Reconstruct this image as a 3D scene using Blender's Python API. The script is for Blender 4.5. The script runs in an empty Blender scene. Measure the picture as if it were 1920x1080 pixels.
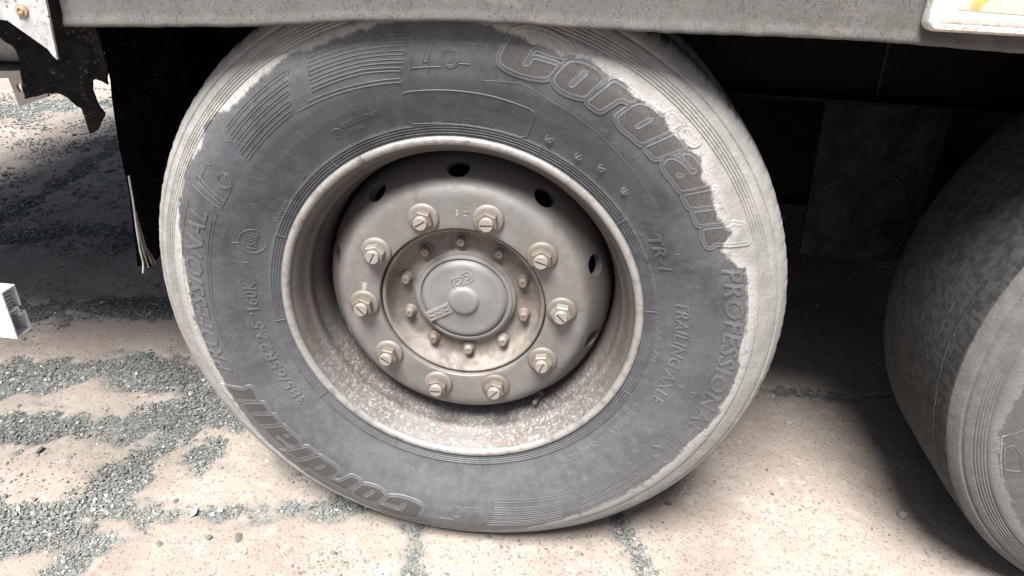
import bpy, bmesh, math, random
import numpy as np
from mathutils import Vector, Matrix, Euler
from mathutils.geometry import delaunay_2d_cdt
SC = bpy.context.scene
COL = SC.collection
rng = np.random.default_rng(7)
random.seed(7)
R = math.radians

# ------------------------------------------------------------------ camera
ZC = 0.503                                   # height of the wheel centre over the ground
cam = bpy.data.cameras.new('camera')
cam.sensor_fit = 'HORIZONTAL'; cam.sensor_width = 36.0
cam.lens = 36.0 * 1305.6 / 1920.0
cam.clip_start = 0.02; cam.clip_end = 400.0
camo = bpy.data.objects.new('camera', cam); COL.objects.link(camo)
PITCH, YAW, ROLL = 0.5002, -0.0951, 0.0481
fwd = Vector((math.sin(YAW) * math.cos(PITCH), math.cos(YAW) * math.cos(PITCH), -math.sin(PITCH)))
rt = Vector((math.cos(YAW), -math.sin(YAW), 0.0)); up = rt.cross(fwd)
rt2 = rt * math.cos(ROLL) + up * math.sin(ROLL); up2 = -rt * math.sin(ROLL) + up * math.cos(ROLL)
camo.matrix_world = Matrix.Translation((0.1776, -0.9623, 0.5893 + ZC)) @ Matrix((rt2, up2, -fwd)).transposed().to_4x4()
SC.camera = camo

# ------------------------------------------------------------------ daylight: bright overcast
SUN_EL, SUN_AZ = R(63), R(-14)               # azimuth from straight behind the camera, towards the left
sdir = Vector((math.sin(SUN_AZ) * math.cos(SUN_EL), -math.cos(SUN_AZ) * math.cos(SUN_EL), math.sin(SUN_EL)))
world = bpy.data.worlds.new('World'); SC.world = world; world.use_nodes = True
wn = world.node_tree.nodes; bg = wn['Background']
sky = wn.new('ShaderNodeTexSky'); sky.sky_type = 'NISHITA'; sky.sun_disc = False
sky.sun_elevation = SUN_EL; sky.sun_rotation = math.atan2(sdir.x, sdir.y)
sky.air_density = 1.0; sky.dust_density = 4.0; sky.ozone_density = 1.0
world.node_tree.links.new(sky.outputs[0], bg.inputs[0]); bg.inputs[1].default_value = 0.05
sun = bpy.data.lights.new('sun', 'SUN'); sun.energy = 5.0; sun.angle = R(25); sun.color = (1.0, 0.975, 0.95)
suno = bpy.data.objects.new('sun', sun); COL.objects.link(suno)
suno.rotation_euler = (-sdir).to_track_quat('-Z', 'Y').to_euler()
SC.view_settings.view_transform = 'Standard'; SC.view_settings.look = 'None'
SC.view_settings.exposure = 1.42; SC.view_settings.gamma = 1.0

# ------------------------------------------------------------------ helpers
def link(o, parent=None):
    COL.objects.link(o)
    if parent is not None: o.parent = parent
    return o

def tag(o, label=None, cat=None, group=None, kind=None):
    if label: o['label'] = label
    if cat: o['category'] = cat
    if group: o['group'] = group
    if kind: o['kind'] = kind
    return o

def empty(name, loc, label, cat, group=None):
    o = bpy.data.objects.new(name, None); o.empty_display_size = 0.05; o.location = loc
    COL.objects.link(o); return tag(o, label, cat, group)

def mesh_np(name, V, F, mat, parent=None, smooth=True, attrs=None):
    """V (n,3), F (m,k) with the same k for all faces"""
    V = np.asarray(V, np.float32); F = np.asarray(F, np.int32)
    me = bpy.data.meshes.new(name); k = F.shape[1]
    me.vertices.add(len(V)); me.vertices.foreach_set('co', V.ravel())
    me.loops.add(F.size); me.loops.foreach_set('vertex_index', F.ravel())
    me.polygons.add(len(F)); me.polygons.foreach_set('loop_start', np.arange(0, F.size, k, dtype=np.int32))
    me.polygons.foreach_set('loop_total', np.full(len(F), k, np.int32))
    me.polygons.foreach_set('use_smooth', np.full(len(F), smooth))
    me.update(calc_edges=True)
    for an, av in (attrs or {}).items():
        at = me.attributes.new(an, 'FLOAT', 'POINT'); at.data.foreach_set('value', np.asarray(av, np.float32))
    if mat: me.materials.append(mat)
    return link(bpy.data.objects.new(name, me), parent)

def mesh_bm(name, bm, mat, parent=None, smooth=False, angle=None):
    bmesh.ops.recalc_face_normals(bm, faces=bm.faces[:])
    me = bpy.data.meshes.new(name); bm.to_mesh(me); bm.free()
    for f in me.polygons: f.use_smooth = smooth
    if angle is not None:
        me.set_sharp_from_angle(angle=R(angle))
    if mat: me.materials.append(mat)
    return link(bpy.data.objects.new(name, me), parent)

def revolve(prof, n, closed_prof=False, center=(0, 0), rad_noise=None):
    """profile points (r, y) turned about the Y axis -> V, F (quads)"""
    P = np.asarray(prof, float); m = len(P); t = np.linspace(0, 2 * math.pi, n, endpoint=False)
    V = np.zeros((n, m, 3)); V[:, :, 0] = np.cos(t)[:, None] * P[:, 0]; V[:, :, 2] = np.sin(t)[:, None] * P[:, 0]; V[:, :, 1] = P[:, 1]
    i = np.arange(n)[:, None]; j = np.arange(m if closed_prof else m - 1)[None, :]
    a = i * m + j; b = ((i + 1) % n) * m + j; c = ((i + 1) % n) * m + (j + 1) % m; d = i * m + (j + 1) % m
    return V.reshape(-1, 3), np.stack([a, d, c, b], -1).reshape(-1, 4)

def bm_box(bm, c, s, rot=None):
    r = bmesh.ops.create_cube(bm, size=1.0)
    M = Matrix.Translation(c) @ (rot.to_4x4() if rot is not None else Matrix()) @ Matrix.Diagonal((*s, 1.0))
    bmesh.ops.transform(bm, matrix=M, verts=r['verts']); return r['verts']

def bm_lathe(bm, prof, n, axis_mat):
    """closed lathe about local Z; prof (r, z)"""
    rings = []
    for r_, z_ in prof:
        if r_ < 1e-6: rings.append([bm.verts.new(axis_mat @ Vector((0, 0, z_)))])
        else: rings.append([bm.verts.new(axis_mat @ Vector((r_ * math.cos(2 * math.pi * k / n), r_ * math.sin(2 * math.pi * k / n), z_))) for k in range(n)])
    for A, B in zip(rings, rings[1:]):
        for k in range(n):
            k2 = (k + 1) % n
            if len(A) == 1 and len(B) == 1: continue
            if len(A) == 1: bm.faces.new((A[0], B[k2], B[k]))
            elif len(B) == 1: bm.faces.new((A[k], A[k2], B[0]))
            else: bm.faces.new((A[k], A[k2], B[k2], B[k]))

def tube_np(paths, rad, sides=6):
    """list of (n,3) polylines (closed flag, pts) -> V,F"""
    Vs, Fs, off = [], [], 0
    for closed, P in paths:
        P = np.asarray(P, float); n = len(P)
        if n < 2: continue
        if closed: T = np.roll(P, -1, 0) - np.roll(P, 1, 0)
        else: T = np.gradient(P, axis=0)
        T /= np.linalg.norm(T, axis=1)[:, None] + 1e-12
        U = np.cross(T, np.array([0.03, 1.0, 0.05])); U /= np.linalg.norm(U, axis=1)[:, None] + 1e-12
        W = np.cross(T, U); a = np.arange(sides) * 2 * math.pi / sides
        V = P[:, None, :] + rad * (np.cos(a)[None, :, None] * U[:, None, :] + np.sin(a)[None, :, None] * W[:, None, :])
        i = np.arange(n if closed else n - 1)[:, None]; j = np.arange(sides)[None, :]
        q = np.stack([i * sides + j, i * sides + (j + 1) % sides, ((i + 1) % n) * sides + (j + 1) % sides, ((i + 1) % n) * sides + j], -1).reshape(-1, 4) + off
        Vs.append(V.reshape(-1, 3)); Fs.append(q); off += n * sides
    return np.concatenate(Vs), np.concatenate(Fs)

def vnoise(X, seed=0):
    """smooth value noise of 2-D points (n,2)"""
    X = np.asarray(X, float); g = np.random.default_rng(seed).random((256, 256))
    i = np.floor(X).astype(int); f = X - i; f = f * f * (3 - 2 * f)
    a = g[i[:, 0] % 256, i[:, 1] % 256]; b = g[(i[:, 0] + 1) % 256, i[:, 1] % 256]
    c = g[i[:, 0] % 256, (i[:, 1] + 1) % 256]; d = g[(i[:, 0] + 1) % 256, (i[:, 1] + 1) % 256]
    return (a * (1 - f[:, 0]) + b * f[:, 0]) * (1 - f[:, 1]) + (c * (1 - f[:, 0]) + d * f[:, 0]) * f[:, 1]

def fbm(X, seed=0, oct=4):
    s = 0; amp = 1; tot = 0
    for k in range(oct):
        s = s + amp * vnoise(np.asarray(X) * 2 ** k + 17.3 * k, seed + k); tot += amp; amp *= .5
    return s / tot

def sstep(a, b, x):
    t = np.clip((x - a) / (b - a), 0, 1); return t * t * (3 - 2 * t)

# ------------------------------------------------------------------ materials
class NT:
    def __init__(s, name, rough=0.6, metal=0.0, spec=0.5):
        s.m = bpy.data.materials.new(name); s.m.use_nodes = True; s.t = s.m.node_tree
        s.b = s.t.nodes['Principled BSDF']; s.b.inputs['Roughness'].default_value = rough; s.b.inputs['Metallic'].default_value = metal
        s.b.inputs['Specular IOR Level'].default_value = spec
        s.co = s.n('ShaderNodeTexCoord').outputs['Object']
    def n(s, ty, **kw):
        x = s.t.nodes.new(ty)
        for k, v in kw.items(): setattr(x, k, v)
        return x
    def l(s, a, b): s.t.links.new(a, b)
    def put(s, sock, v):
        if isinstance(v, bpy.types.NodeSocket): s.l(v, sock)
        elif isinstance(v, tuple): sock.default_value = (*v, 1.0) if (len(v) == 3 and len(sock.default_value) == 4) else v
        else: sock.default_value = v
    def noise(s, scale, detail=4, rough=0.6, vec=None, dist=0.0):
        x = s.n('ShaderNodeTexNoise'); x.inputs['Scale'].default_value = scale; x.inputs['Detail'].default_value = detail
        x.inputs['Roughness'].default_value = rough; x.inputs['Distortion'].default_value = dist
        s.l(vec or s.co, x.inputs['Vector']); return x.outputs['Fac']
    def voro(s, scale, vec=None, out='Distance', feature='F1', rnd=1.0):
        x = s.n('ShaderNodeTexVoronoi', feature=feature); x.inputs['Scale'].default_value = scale; x.inputs['Randomness'].default_value = rnd
        s.l(vec or s.co, x.inputs['Vector']); return x.outputs[out]
    def attr(s, name, out='Fac'):
        x = s.n('ShaderNodeAttribute'); x.attribute_name = name; return x.outputs[out]
    def math(s, op, a, b=0.0, c=None):
        x = s.n('ShaderNodeMath', operation=op); s.put(x.inputs[0], a); s.put(x.inputs[1], b)
        if c is not None: s.put(x.inputs[2], c)
        return x.outputs[0]
    def step(s, v, a, b):
        x = s.n('ShaderNodeMapRange', interpolation_type='SMOOTHSTEP'); s.put(x.inputs[0], v); x.inputs[1].default_value = a; x.inputs[2].default_value = b
        return x.outputs[0]
    def mix(s, f, a, b, mode='MIX'):
        x = s.n('ShaderNodeMix', data_type='RGBA', blend_type=mode); s.put(x.inputs[0], f); s.put(x.inputs[6], a); s.put(x.inputs[7], b); return x.outputs[2]
    def ramp(s, v, stops):
        x = s.n('ShaderNodeValToRGB'); e = x.color_ramp.elements
        while len(e) < len(stops): e.new(0.5)
        for k, (p, c) in enumerate(stops): e[k].position = p; e[k].color = (*c, 1.0)
        s.l(v, x.inputs[0]); return x.outputs[0]
    def mapping(s, scale=(1, 1, 1), rot=(0, 0, 0), vec=None):
        x = s.n('ShaderNodeMapping'); x.inputs['Scale'].default_value = scale; x.inputs['Rotation'].default_value = rot
        s.l(vec or s.co, x.inputs[0]); return x.outputs[0]
    def sep(s, v):
        x = s.n('ShaderNodeSeparateXYZ'); s.l(v, x.inputs[0]); return x.outputs
    def upfac(s):
        g = s.n('ShaderNodeNewGeometry'); return s.sep(g.outputs['Normal'])[2]
    def bump(s, h, strength=0.5, dist=0.001, nrm=None):
        x = s.n('ShaderNodeBump'); x.inputs['Strength'].default_value = strength; x.inputs['Distance'].default_value = dist; s.l(h, x.inputs['Height'])
        if nrm: s.l(nrm, x.inputs['Normal'])
        return x.outputs[0]
    def done(s, col, rough=None, nrm=None):
        s.put(s.b.inputs['Base Color'], col)
        if rough is not None: s.put(s.b.inputs['Roughness'], rough)
        if nrm is not None: s.l(nrm, s.b.inputs['Normal'])
        return s.m

DUSTC = (0.228, 0.220, 0.208)

def mat_rubber(name, base=(0.034, 0.0374, 0.0432), film=0.35, hatch=False, edge=0.0, dust=None, treadc=((0.055, 0.052, 0.049), (0.17, 0.156, 0.14))):
    DUSTC_ = dust or DUSTC
    """sidewall rubber; attribute dustd = distance outside the clean / dusty border; film = thin dust low on the tyre"""
    t = NT(name, rough=0.55, spec=0.45)
    n1 = t.noise(9, 5, .6); n2 = t.noise(70, 4, .65); n3 = t.noise(420, 3, .6)
    c = t.mix(t.step(n1, .3, .7), tuple(x * .62 for x in base), tuple(x * 1.55 for x in base))
    c = t.mix(t.math('MULTIPLY', t.step(t.noise(17, 6, .8, None, 1.0), .46, .66), .6), c, (0.064, 0.069, 0.078))
    c = t.mix(t.math('MULTIPLY', t.step(t.noise(130, 5, .8), .50, .68), .5), c, (0.020, 0.021, 0.023))
    c = t.mix(t.math('MULTIPLY', t.step(n2, .45, .75), .6), c, tuple(x * 1.75 for x in base))
    # streaky grey bloom and scuffs
    st = t.noise(26, 6, .75, t.mapping((1, 1, 3.0), (0, .5, 0)), 1.5)
    c = t.mix(t.math('MULTIPLY', t.step(st, .52, .74), .55), c, (0.092, 0.099, 0.112))
    c = t.mix(t.math('MULTIPLY', t.step(t.noise(14, 6, .8, None, 2.0), .60, .70), .5), c, tuple(x * .55 for x in base))
    if hatch:
        f = t.attr('fill')
        w = t.n('ShaderNodeTexWave', wave_type='BANDS', bands_direction='X'); w.inputs['Scale'].default_value = 130; w.inputs['Distortion'].default_value = 0.0
        t.l(t.mapping((1, 1, 1), (0, R(14), 0)), w.inputs['Vector'])
        hf = w.outputs['Fac']
        hc = t.mix(hf, (0.024, 0.0227, 0.0215), (0.064, 0.0603, 0.057))
        c = t.mix(t.math('MULTIPLY', f, .92), c, hc)
        rdg = t.attr('ridge'); c = t.mix(t.math('MULTIPLY', rdg, .7), c, (0.125, 0.122, 0.12))
    if edge: c = t.mix(edge, c, (0.19, 0.186, 0.18))
    dd = t.attr('dustd')
    ddn = t.math('ADD', dd, t.math('MULTIPLY', t.math('SUBTRACT', t.noise(60, 6, .7), .5), .022))
    m = t.step(ddn, -.0026, .0036)
    m = t.math('MULTIPLY', m, t.math('SUBTRACT', 1.0, t.math('MULTIPLY', t.step(t.noise(48, 6, .8, None, .8), .54, .66), t.math('MULTIPLY', t.step(dd, .035, .004), .55))))
    halo = t.math('MULTIPLY', t.step(t.math('ADD', dd, t.math('MULTIPLY', t.math('SUBTRACT', t.noise(30, 5, .7), .5), .05)), -.050, .004), .38)
    c = t.mix(t.math('MULTIPLY', halo, t.step(t.noise(210, 4, .75), .30, .62)), c, tuple(x * .62 for x in DUSTC_))
    chip = t.math('MULTIPLY', t.step(t.noise(240, 4, .7), .60, .68), t.math('SUBTRACT', 1.0, t.step(dd, .004, .03)))
    m = t.math('MULTIPLY', m, t.math('SUBTRACT', 1.0, t.math('MULTIPLY', chip, .5)))
    thin = t.math('MULTIPLY', t.attr('film'), t.math('ADD', .45, t.math('MULTIPLY', n2, .9)))
    if hatch: thin = t.math('MULTIPLY', thin, t.math('SUBTRACT', 1.0, t.math('MULTIPLY', f, .75)))
    c = t.mix(t.math('MULTIPLY', thin, film), c, (0.165, 0.162, 0.158))
    dc = t.mix(t.step(t.noise(35, 5, .7), .35, .7), tuple(x * .82 for x in DUSTC_), tuple(x * 1.10 for x in DUSTC_))
    dc = t.mix(t.math('MULTIPLY', t.step(t.math('ADD', dd, t.math('MULTIPLY', n2, .012)), .034, .004), .75), dc, tuple(x * 1.55 for x in DUSTC_))
    dc = t.mix(t.math('MULTIPLY', t.step(t.noise(260, 5, .8), .54, .64), .6), dc, (0.14, 0.127, 0.114))
    dc = t.mix(t.attr('tread'), dc, t.mix(t.step(t.noise(60, 5, .7), .4, .6), treadc[0], treadc[1]))
    c = t.mix(m, c, dc)
    ro = t.mix(m, (.52, .52, .52), (.95, .95, .95))
    h = t.math('ADD', t.math('MULTIPLY', n3, .5), t.math('MULTIPLY', m, t.math('ADD', .5, t.math('MULTIPLY', t.noise(170, 5, .7), 2.2))))
    if hatch: h = t.math('ADD', h, t.math('MULTIPLY', t.math('MULTIPLY', hf, f), .8))
    return t.done(c, ro, t.bump(h, .55, .0012))

def mat_metal(name, base=(0.30, 0.275, 0.25), dusty=0.5, rust=0.0, bare=False, rough=0.5, metal=0.25, pit=0.0, grime=0.0, slope=False, each=0.0):
    t = NT(name, rough=rough, metal=metal)
    n1 = t.noise(14, 5, .6); n2 = t.noise(110, 4, .7); n3 = t.noise(520, 3, .6)
    c = t.mix(t.step(n1, .3, .7), tuple(x * .86 for x in base), tuple(x * 1.12 for x in base))
    c = t.mix(t.math('MULTIPLY', t.step(n2, .58, .72), .5), c, tuple(x * .62 for x in base))
    c = t.mix(t.math('MULTIPLY', t.step(t.voro(95), .14, .06), t.math('MULTIPLY', t.step(t.noise(30, 3), .5, .6), .7)), c, (.09, .08, .07))
    d = t.math('MULTIPLY', t.step(t.math('ADD', t.upfac(), t.math('MULTIPLY', t.math('SUBTRACT', n2, .5), 1.2)), -.1, .9), dusty)
    c = t.mix(d, c, (0.29, 0.27, 0.248))
    if rust:
        rf = t.math('MULTIPLY', t.step(t.noise(22, 6, .7, None, .8), .50, .70), rust)
        c = t.mix(rf, c, t.mix(n2, (0.11, 0.06, 0.035), (0.21, 0.145, 0.10)))
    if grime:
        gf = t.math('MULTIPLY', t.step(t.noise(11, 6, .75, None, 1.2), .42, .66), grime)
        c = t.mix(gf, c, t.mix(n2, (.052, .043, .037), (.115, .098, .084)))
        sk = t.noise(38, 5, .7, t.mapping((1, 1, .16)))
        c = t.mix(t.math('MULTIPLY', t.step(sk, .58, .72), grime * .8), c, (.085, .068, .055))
    if slope:                                  # darker brown from the crest of the disc outwards, broken by noise
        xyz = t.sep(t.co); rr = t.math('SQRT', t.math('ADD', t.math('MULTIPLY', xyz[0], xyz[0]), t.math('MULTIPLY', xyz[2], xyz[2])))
        outer_dk = t.math('MULTIPLY', t.step(t.math('ADD', rr, t.math('MULTIPLY', t.math('SUBTRACT', t.noise(16, 5, .7), .5), .03)), .202, .226), .72)
        c = t.mix(outer_dk, c, t.mix(n2, (.050, .043, .038), (.090, .080, .071)))
    if slope:                                  # rust thrown outwards from the ten nuts, brown stain round each
        an = t.math('DIVIDE', t.math('SUBTRACT', t.math('MULTIPLY', t.math('ARCTAN2', xyz[2], xyz[0]), 57.29578), 111.85), 36.0)
        dv = t.math('ABSOLUTE', t.math('SUBTRACT', an, t.math('ROUND', an)))
        dv = t.math('ADD', dv, t.math('MULTIPLY', t.math('SUBTRACT', t.noise(20, 3), .5), .07))
        stn = t.math('MULTIPLY', t.step(dv, .045, .010), t.step(rr, .186, .196))
        stn = t.math('MULTIPLY', stn, t.math('MULTIPLY', t.step(t.noise(9, 2), .42, .60), .55))
        hal = t.math('MULTIPLY', t.step(dv, .19, .09), t.math('MULTIPLY', t.step(rr, .134, .142), t.step(rr, .203, .192)))
        hal = t.math('MULTIPLY', hal, t.math('MULTIPLY', t.step(t.noise(40, 5, .7), .40, .66), .42))
        c = t.mix(t.math('MAXIMUM', stn, hal), c, (.105, .074, .050))
    h = t.math('ADD', n3, t.math('MULTIPLY', n2, .8))
    if pit:
        pp = t.math('MULTIPLY', t.step(t.noise(160, 5, .75), .48, .62), t.step(t.math('ADD', t.upfac(), t.math('MULTIPLY', n1, .5)), .35, .95))
        c = t.mix(t.math('MULTIPLY', pp, pit), c, (0.44, 0.43, 0.42)); h = t.math('ADD', h, t.math('MULTIPLY', pp, 2.5))
    if each:
        oi = t.n('ShaderNodeObjectInfo').outputs['Random']
        c = t.mix(t.math('MULTIPLY', t.step(t.math('ADD', oi, t.math('MULTIPLY', t.math('SUBTRACT', n1, .5), .9)), .25, .95), each), c, (.105, .078, .056))
    if bare:
        c = t.mix(t.math('MULTIPLY', t.step(t.noise(45, 6, .7), .30, .55), .8), c, (0.30, 0.292, 0.28))
        c = t.mix(t.math('MULTIPLY', t.step(t.noise(170, 4, .75), .62, .68), .7), c, (.085, .074, .066))
    ro = t.math('ADD', rough, t.math('MULTIPLY', t.math('SUBTRACT', n2, .4), .35))
    return t.done(c, ro, t.bump(h, .35, .0009))

def mat_flat(name, col, rough=0.7, var=0.25, bump=0.3, scale=60, spots=None, metal=0.0):
    t = NT(name, rough=rough, metal=metal, spec=.5 if max(col) > .03 else .08)
    n = t.noise(scale, 5, .65); n2 = t.noise(scale * 6, 3, .6)
    c = t.mix(t.step(n, .3, .7), tuple(x * (1 - var) for x in col), tuple(x * (1 + var) for x in col))
    if spots: 
        c = t.mix(t.math('MULTIPLY', t.step(t.voro(120), .30, .16), t.step(t.noise(28, 4, .7), .44, .62)), c, spots)
    return t.done(c, None, t.bump(n2, bump, .001))
LETTERS={
 'C':[[(80.42,0.4562),(78.735,0.4610),(77.041,0.4630),(75.276,0.4634),(73.709,0.4621),(72.079,0.4602),(70.586,0.4558),(70.895,0.4474),(72.529,0.4451),(74.665,0.4435),(75.833,0.4451),(76.837,0.4431),(77.761,0.4199),(77.504,0.4184),(76.682,0.4190),(76.269,0.4303),(71.823,0.4323),(72.707,0.4145),(73.714,0.4106),(75.977,0.4072),(78.375,0.4071),(80.485,0.4097),(81.674,0.4135),(82.016,0.4204),(81.603,0.4322),(81.081,0.4460)]],
 'o':[[(70.386,0.4415),(69.323,0.4455),(67.857,0.4483),(66.039,0.4485),(64.5,0.4462),(63.805,0.4430),(65.137,0.4114),(66.222,0.4085),(68.432,0.4058),(70.163,0.4072),(71.3,0.4112),(71.677,0.4162),(71.203,0.4272)],[(67.506,0.4407),(66.765,0.4410),(66.595,0.4387),(67.765,0.4170),(68.107,0.4142),(68.669,0.4146),(68.802,0.4178)]],
 'r':[[(62.19,0.4469),(60.542,0.4476),(58.658,0.4473),(57.263,0.4467),(57.322,0.4390),(58.197,0.4371),(59.34,0.4351),(59.905,0.4312),(61.36,0.4060),(64.278,0.4068)]],
 'd':[[(57.896,0.4148),(56.949,0.4383),(56.28,0.4430),(55.138,0.4470),(53.482,0.4485),(51.795,0.4477),(51.156,0.4623),(48.406,0.4622),(48.861,0.4512),(51.214,0.4059),(54.155,0.4061),(55.807,0.4051),(57.18,0.4075),(57.79,0.4110)],[(54.408,0.4202),(53.456,0.4373),(52.908,0.4392),(52.725,0.4374),(53.54,0.4185),(54.093,0.4160)]],
 'i':[[(48.172,0.4450),(45.178,0.4439),(47.227,0.4054),(50.225,0.4058)]],
 'i2':[[(47.301,0.4625),(44.308,0.4627),(44.586,0.4546),(47.809,0.4512)]],
 'a':[[(44.592,0.4360),(43.608,0.4432),(42.123,0.4454),(40.249,0.4458),(38.535,0.4448),(36.855,0.4411),(38.723,0.4058),(41.754,0.4061),(43.196,0.4051),(44.638,0.4061),(45.283,0.4089),(45.542,0.4171),(44.96,0.4228),(43.821,0.4270),(42.057,0.4293),(40.522,0.4298),(40.165,0.4358),(40.483,0.4391),(41.074,0.4375),(41.221,0.4339)],[(42.091,0.4129),(42.155,0.4167),(41.579,0.4200),(40.921,0.4213),(40.952,0.4180),(41.455,0.4125)]],
 'n':[[(37.752,0.4062),(35.641,0.4464),(32.981,0.4459),(30.788,0.4471),(29.546,0.4451),(29.02,0.4396),(30.648,0.4049),(33.613,0.4059),(31.967,0.4368),(32.383,0.4389),(32.88,0.4364),(34.81,0.4046)]],
 't':[[(29.127,0.4080),(29.14,0.4128),(27.652,0.4450),(27.998,0.4467),(27.654,0.4523),(27.315,0.4523),(26.887,0.4610),(23.397,0.4626),(24.051,0.4460),(25.745,0.4161),(25.147,0.4133),(25.373,0.4060),(27.214,0.4051)]],
}
DUST= [(-178.5,0.4438),(-173.5,0.4455),(-165.83,0.4450),(-160.93,0.4440),(-60.814,0.4449),(-24.774,0.4428),(-20.913,0.4506),(-15.813,0.4581),(-14.085,0.4488),(-10.26,0.4540),(-3.2773,0.4520),(0.056379,0.4479),(4.2942,0.4479),(11.665,0.4505),(16.818,0.4502),(18.228,0.4499),(19.141,0.4404),(21.655,0.4277),(23.321,0.4227),(24.858,0.4255),(26.138,0.4406),(29.806,0.4321),(33.049,0.4337),(35.805,0.4383),(38.64,0.4366),(40.637,0.4458),(41.958,0.4505),(45.011,0.4452),(49.796,0.4419),(51.748,0.4494),(54.465,0.4482),(57.3,0.4434),(59.914,0.4507),(62.392,0.4504),(63.221,0.4455),(66.111,0.4519),(68.087,0.4518),(69.8,0.4480),(72.495,0.4445),(75.296,0.4436),(76.929,0.4453),(114.35,0.4549),(120.96,0.4613),(126.8,0.4581),(131.38,0.4546),(136.65,0.4599),(138.59,0.4695),(142.44,0.4728),(145.34,0.4617),(151.78,0.4702),(156.04,0.4680),(160.27,0.4654),(164.79,0.4565),(166.88,0.4537),(174.87,0.4463)]
BANDS=[
 ([(-1.5376,0.6099),(-1.392,0.6379),(-1.2545,0.6805),(-0.99005,0.7154)],0.095),
 ([(-1.2641,0.2872),(-1.1112,0.3490),(-1.0037,0.4042),(-0.83829,0.4218),(-0.6515,0.3958)],0.114),
 ([(-1.1487,0.1511),(-0.99721,0.1769),(-0.8208,0.1878),(-0.73319,0.2621),(-0.65182,0.3396)],0.086),
 ([(-0.69643,0.2684),(-0.70824,0.1511),(-0.73645,0.0285),(-0.74982,-0.0631),(-0.79468,-0.1376),(-0.86303,-0.1860)],0.066),
 ([(-0.92583,-0.1119),(-0.8173,-0.1082),(-0.6974,-0.1223),(-0.68662,-0.1828)],0.087),
 ([(-0.56563,-0.0337),(-0.46539,-0.0105),(-0.32896,0.0113),(-0.22756,0.0421),(-0.16914,0.0740)],0.033),
 ([(-0.83134,-0.0900),(-0.69893,-0.0550),(-0.56563,-0.0337)],0.040),
 ([(-0.61788,0.2717),(-0.55908,0.2323)],0.041),
 ([(-0.08468,0.0076),(-0.065587,-0.0494),(-0.041191,-0.1306)],0.028),
 ([(0.32025,0.1003),(0.35054,0.0286),(0.37161,-0.0677)],0.016),
 ([(-1.9446,1.0900),(-1.9608,1.4058),(-2.0022,1.7221),(-2.0635,2.0626)],0.06),
 ([(-1.9118,1.0043),(-1.7381,1.0872),(-1.5917,1.1664),(-1.4208,1.1553)],0.07),
 ([(-3.0183,2.2861),(-2.8677,2.5537),(-2.7585,2.7080),(-2.6054,2.8176)],0.172),
 ([(-0.62121,0.1302),(-0.59249,0.1705),(-0.58179,0.1026)],0.033),
 ([(-0.49882,0.2426),(-0.44039,0.1961),(-0.37248,0.1204)],0.018),
 ([(0.74378,0.6073),(0.83432,0.6114),(0.89948,0.5996)],0.018),
]
# ------------------------------------------------------------------ tyre shape (wheel coordinates: centre of the flange plane, +Y into the truck)
_PR = np.array([(.290, .004), (.2985, .003), (.312, .0), (.325, -.004), (.34, -.010), (.36, -.019), (.385, -.027), (.41, -.030), (.435, -.028), (.46, -.021), (.48, -.012), (.495, -.003), (.507, .007), (.514, .0175)])
_rs = np.linspace(.290, .514, 449); _ys = np.interp(_rs, _PR[:, 0], _PR[:, 1])
_ys = np.convolve(np.pad(_ys, 8, mode='edge'), np.hanning(19)[1:-1] / np.hanning(19)[1:-1].sum(), mode='same')[8:-8]
def yprof(r): return np.interp(r, _rs, _ys)
_D = np.array(DUST + [(-140, .466), (-120, .474), (-90, .468), (-72, .455), (90, .462), (103, .458)]); _D = _D[np.argsort(_D[:, 0])]
def dust_r0(thd, shift=0.0):
    t = (np.asarray(thd) + shift + 180) % 360 - 180
    return np.interp(t, np.r_[_D[-1, 0] - 360, _D[:, 0], _D[0, 0] + 360], np.r_[_D[-1, 1], _D[:, 1], _D[0, 1]])

def squash(V):
    """the tyre sits a little flat on the ground"""
    V = np.asarray(V, float).copy(); r = np.hypot(V[:, 0], V[:, 2]); th = np.degrees(np.arctan2(V[:, 2], V[:, 0]))
    w = np.exp(-((th + 90) / 30.0) ** 2); g = np.clip((r - .30) / .22, 0, 1)
    k = 1 - w * g * .010 / np.maximum(r, .1); V[:, 0] *= k; V[:, 2] *= k
    front = V[:, 1] < .168
    b = w * .010 * np.exp(-((r - .44) / .05) ** 2)
    V[:, 1] += np.where(front, -b, b)
    V[:, 2] = np.maximum(V[:, 2], -.5020)
    return V

def tyre_attrs(V, shift=0.0, tread_dust=None):
    r = np.hypot(V[:, 0], V[:, 2]); th = np.degrees(np.arctan2(V[:, 2], V[:, 0]))
    dd = r - dust_r0(th, shift)
    sn = V[:, 2] / np.maximum(r, 1e-6)
    film = sstep(.35, -.75, sn) * (.55 + .45 * sstep(.40, .50, r))
    return dd, np.clip(film + .12, 0, 1)

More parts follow.
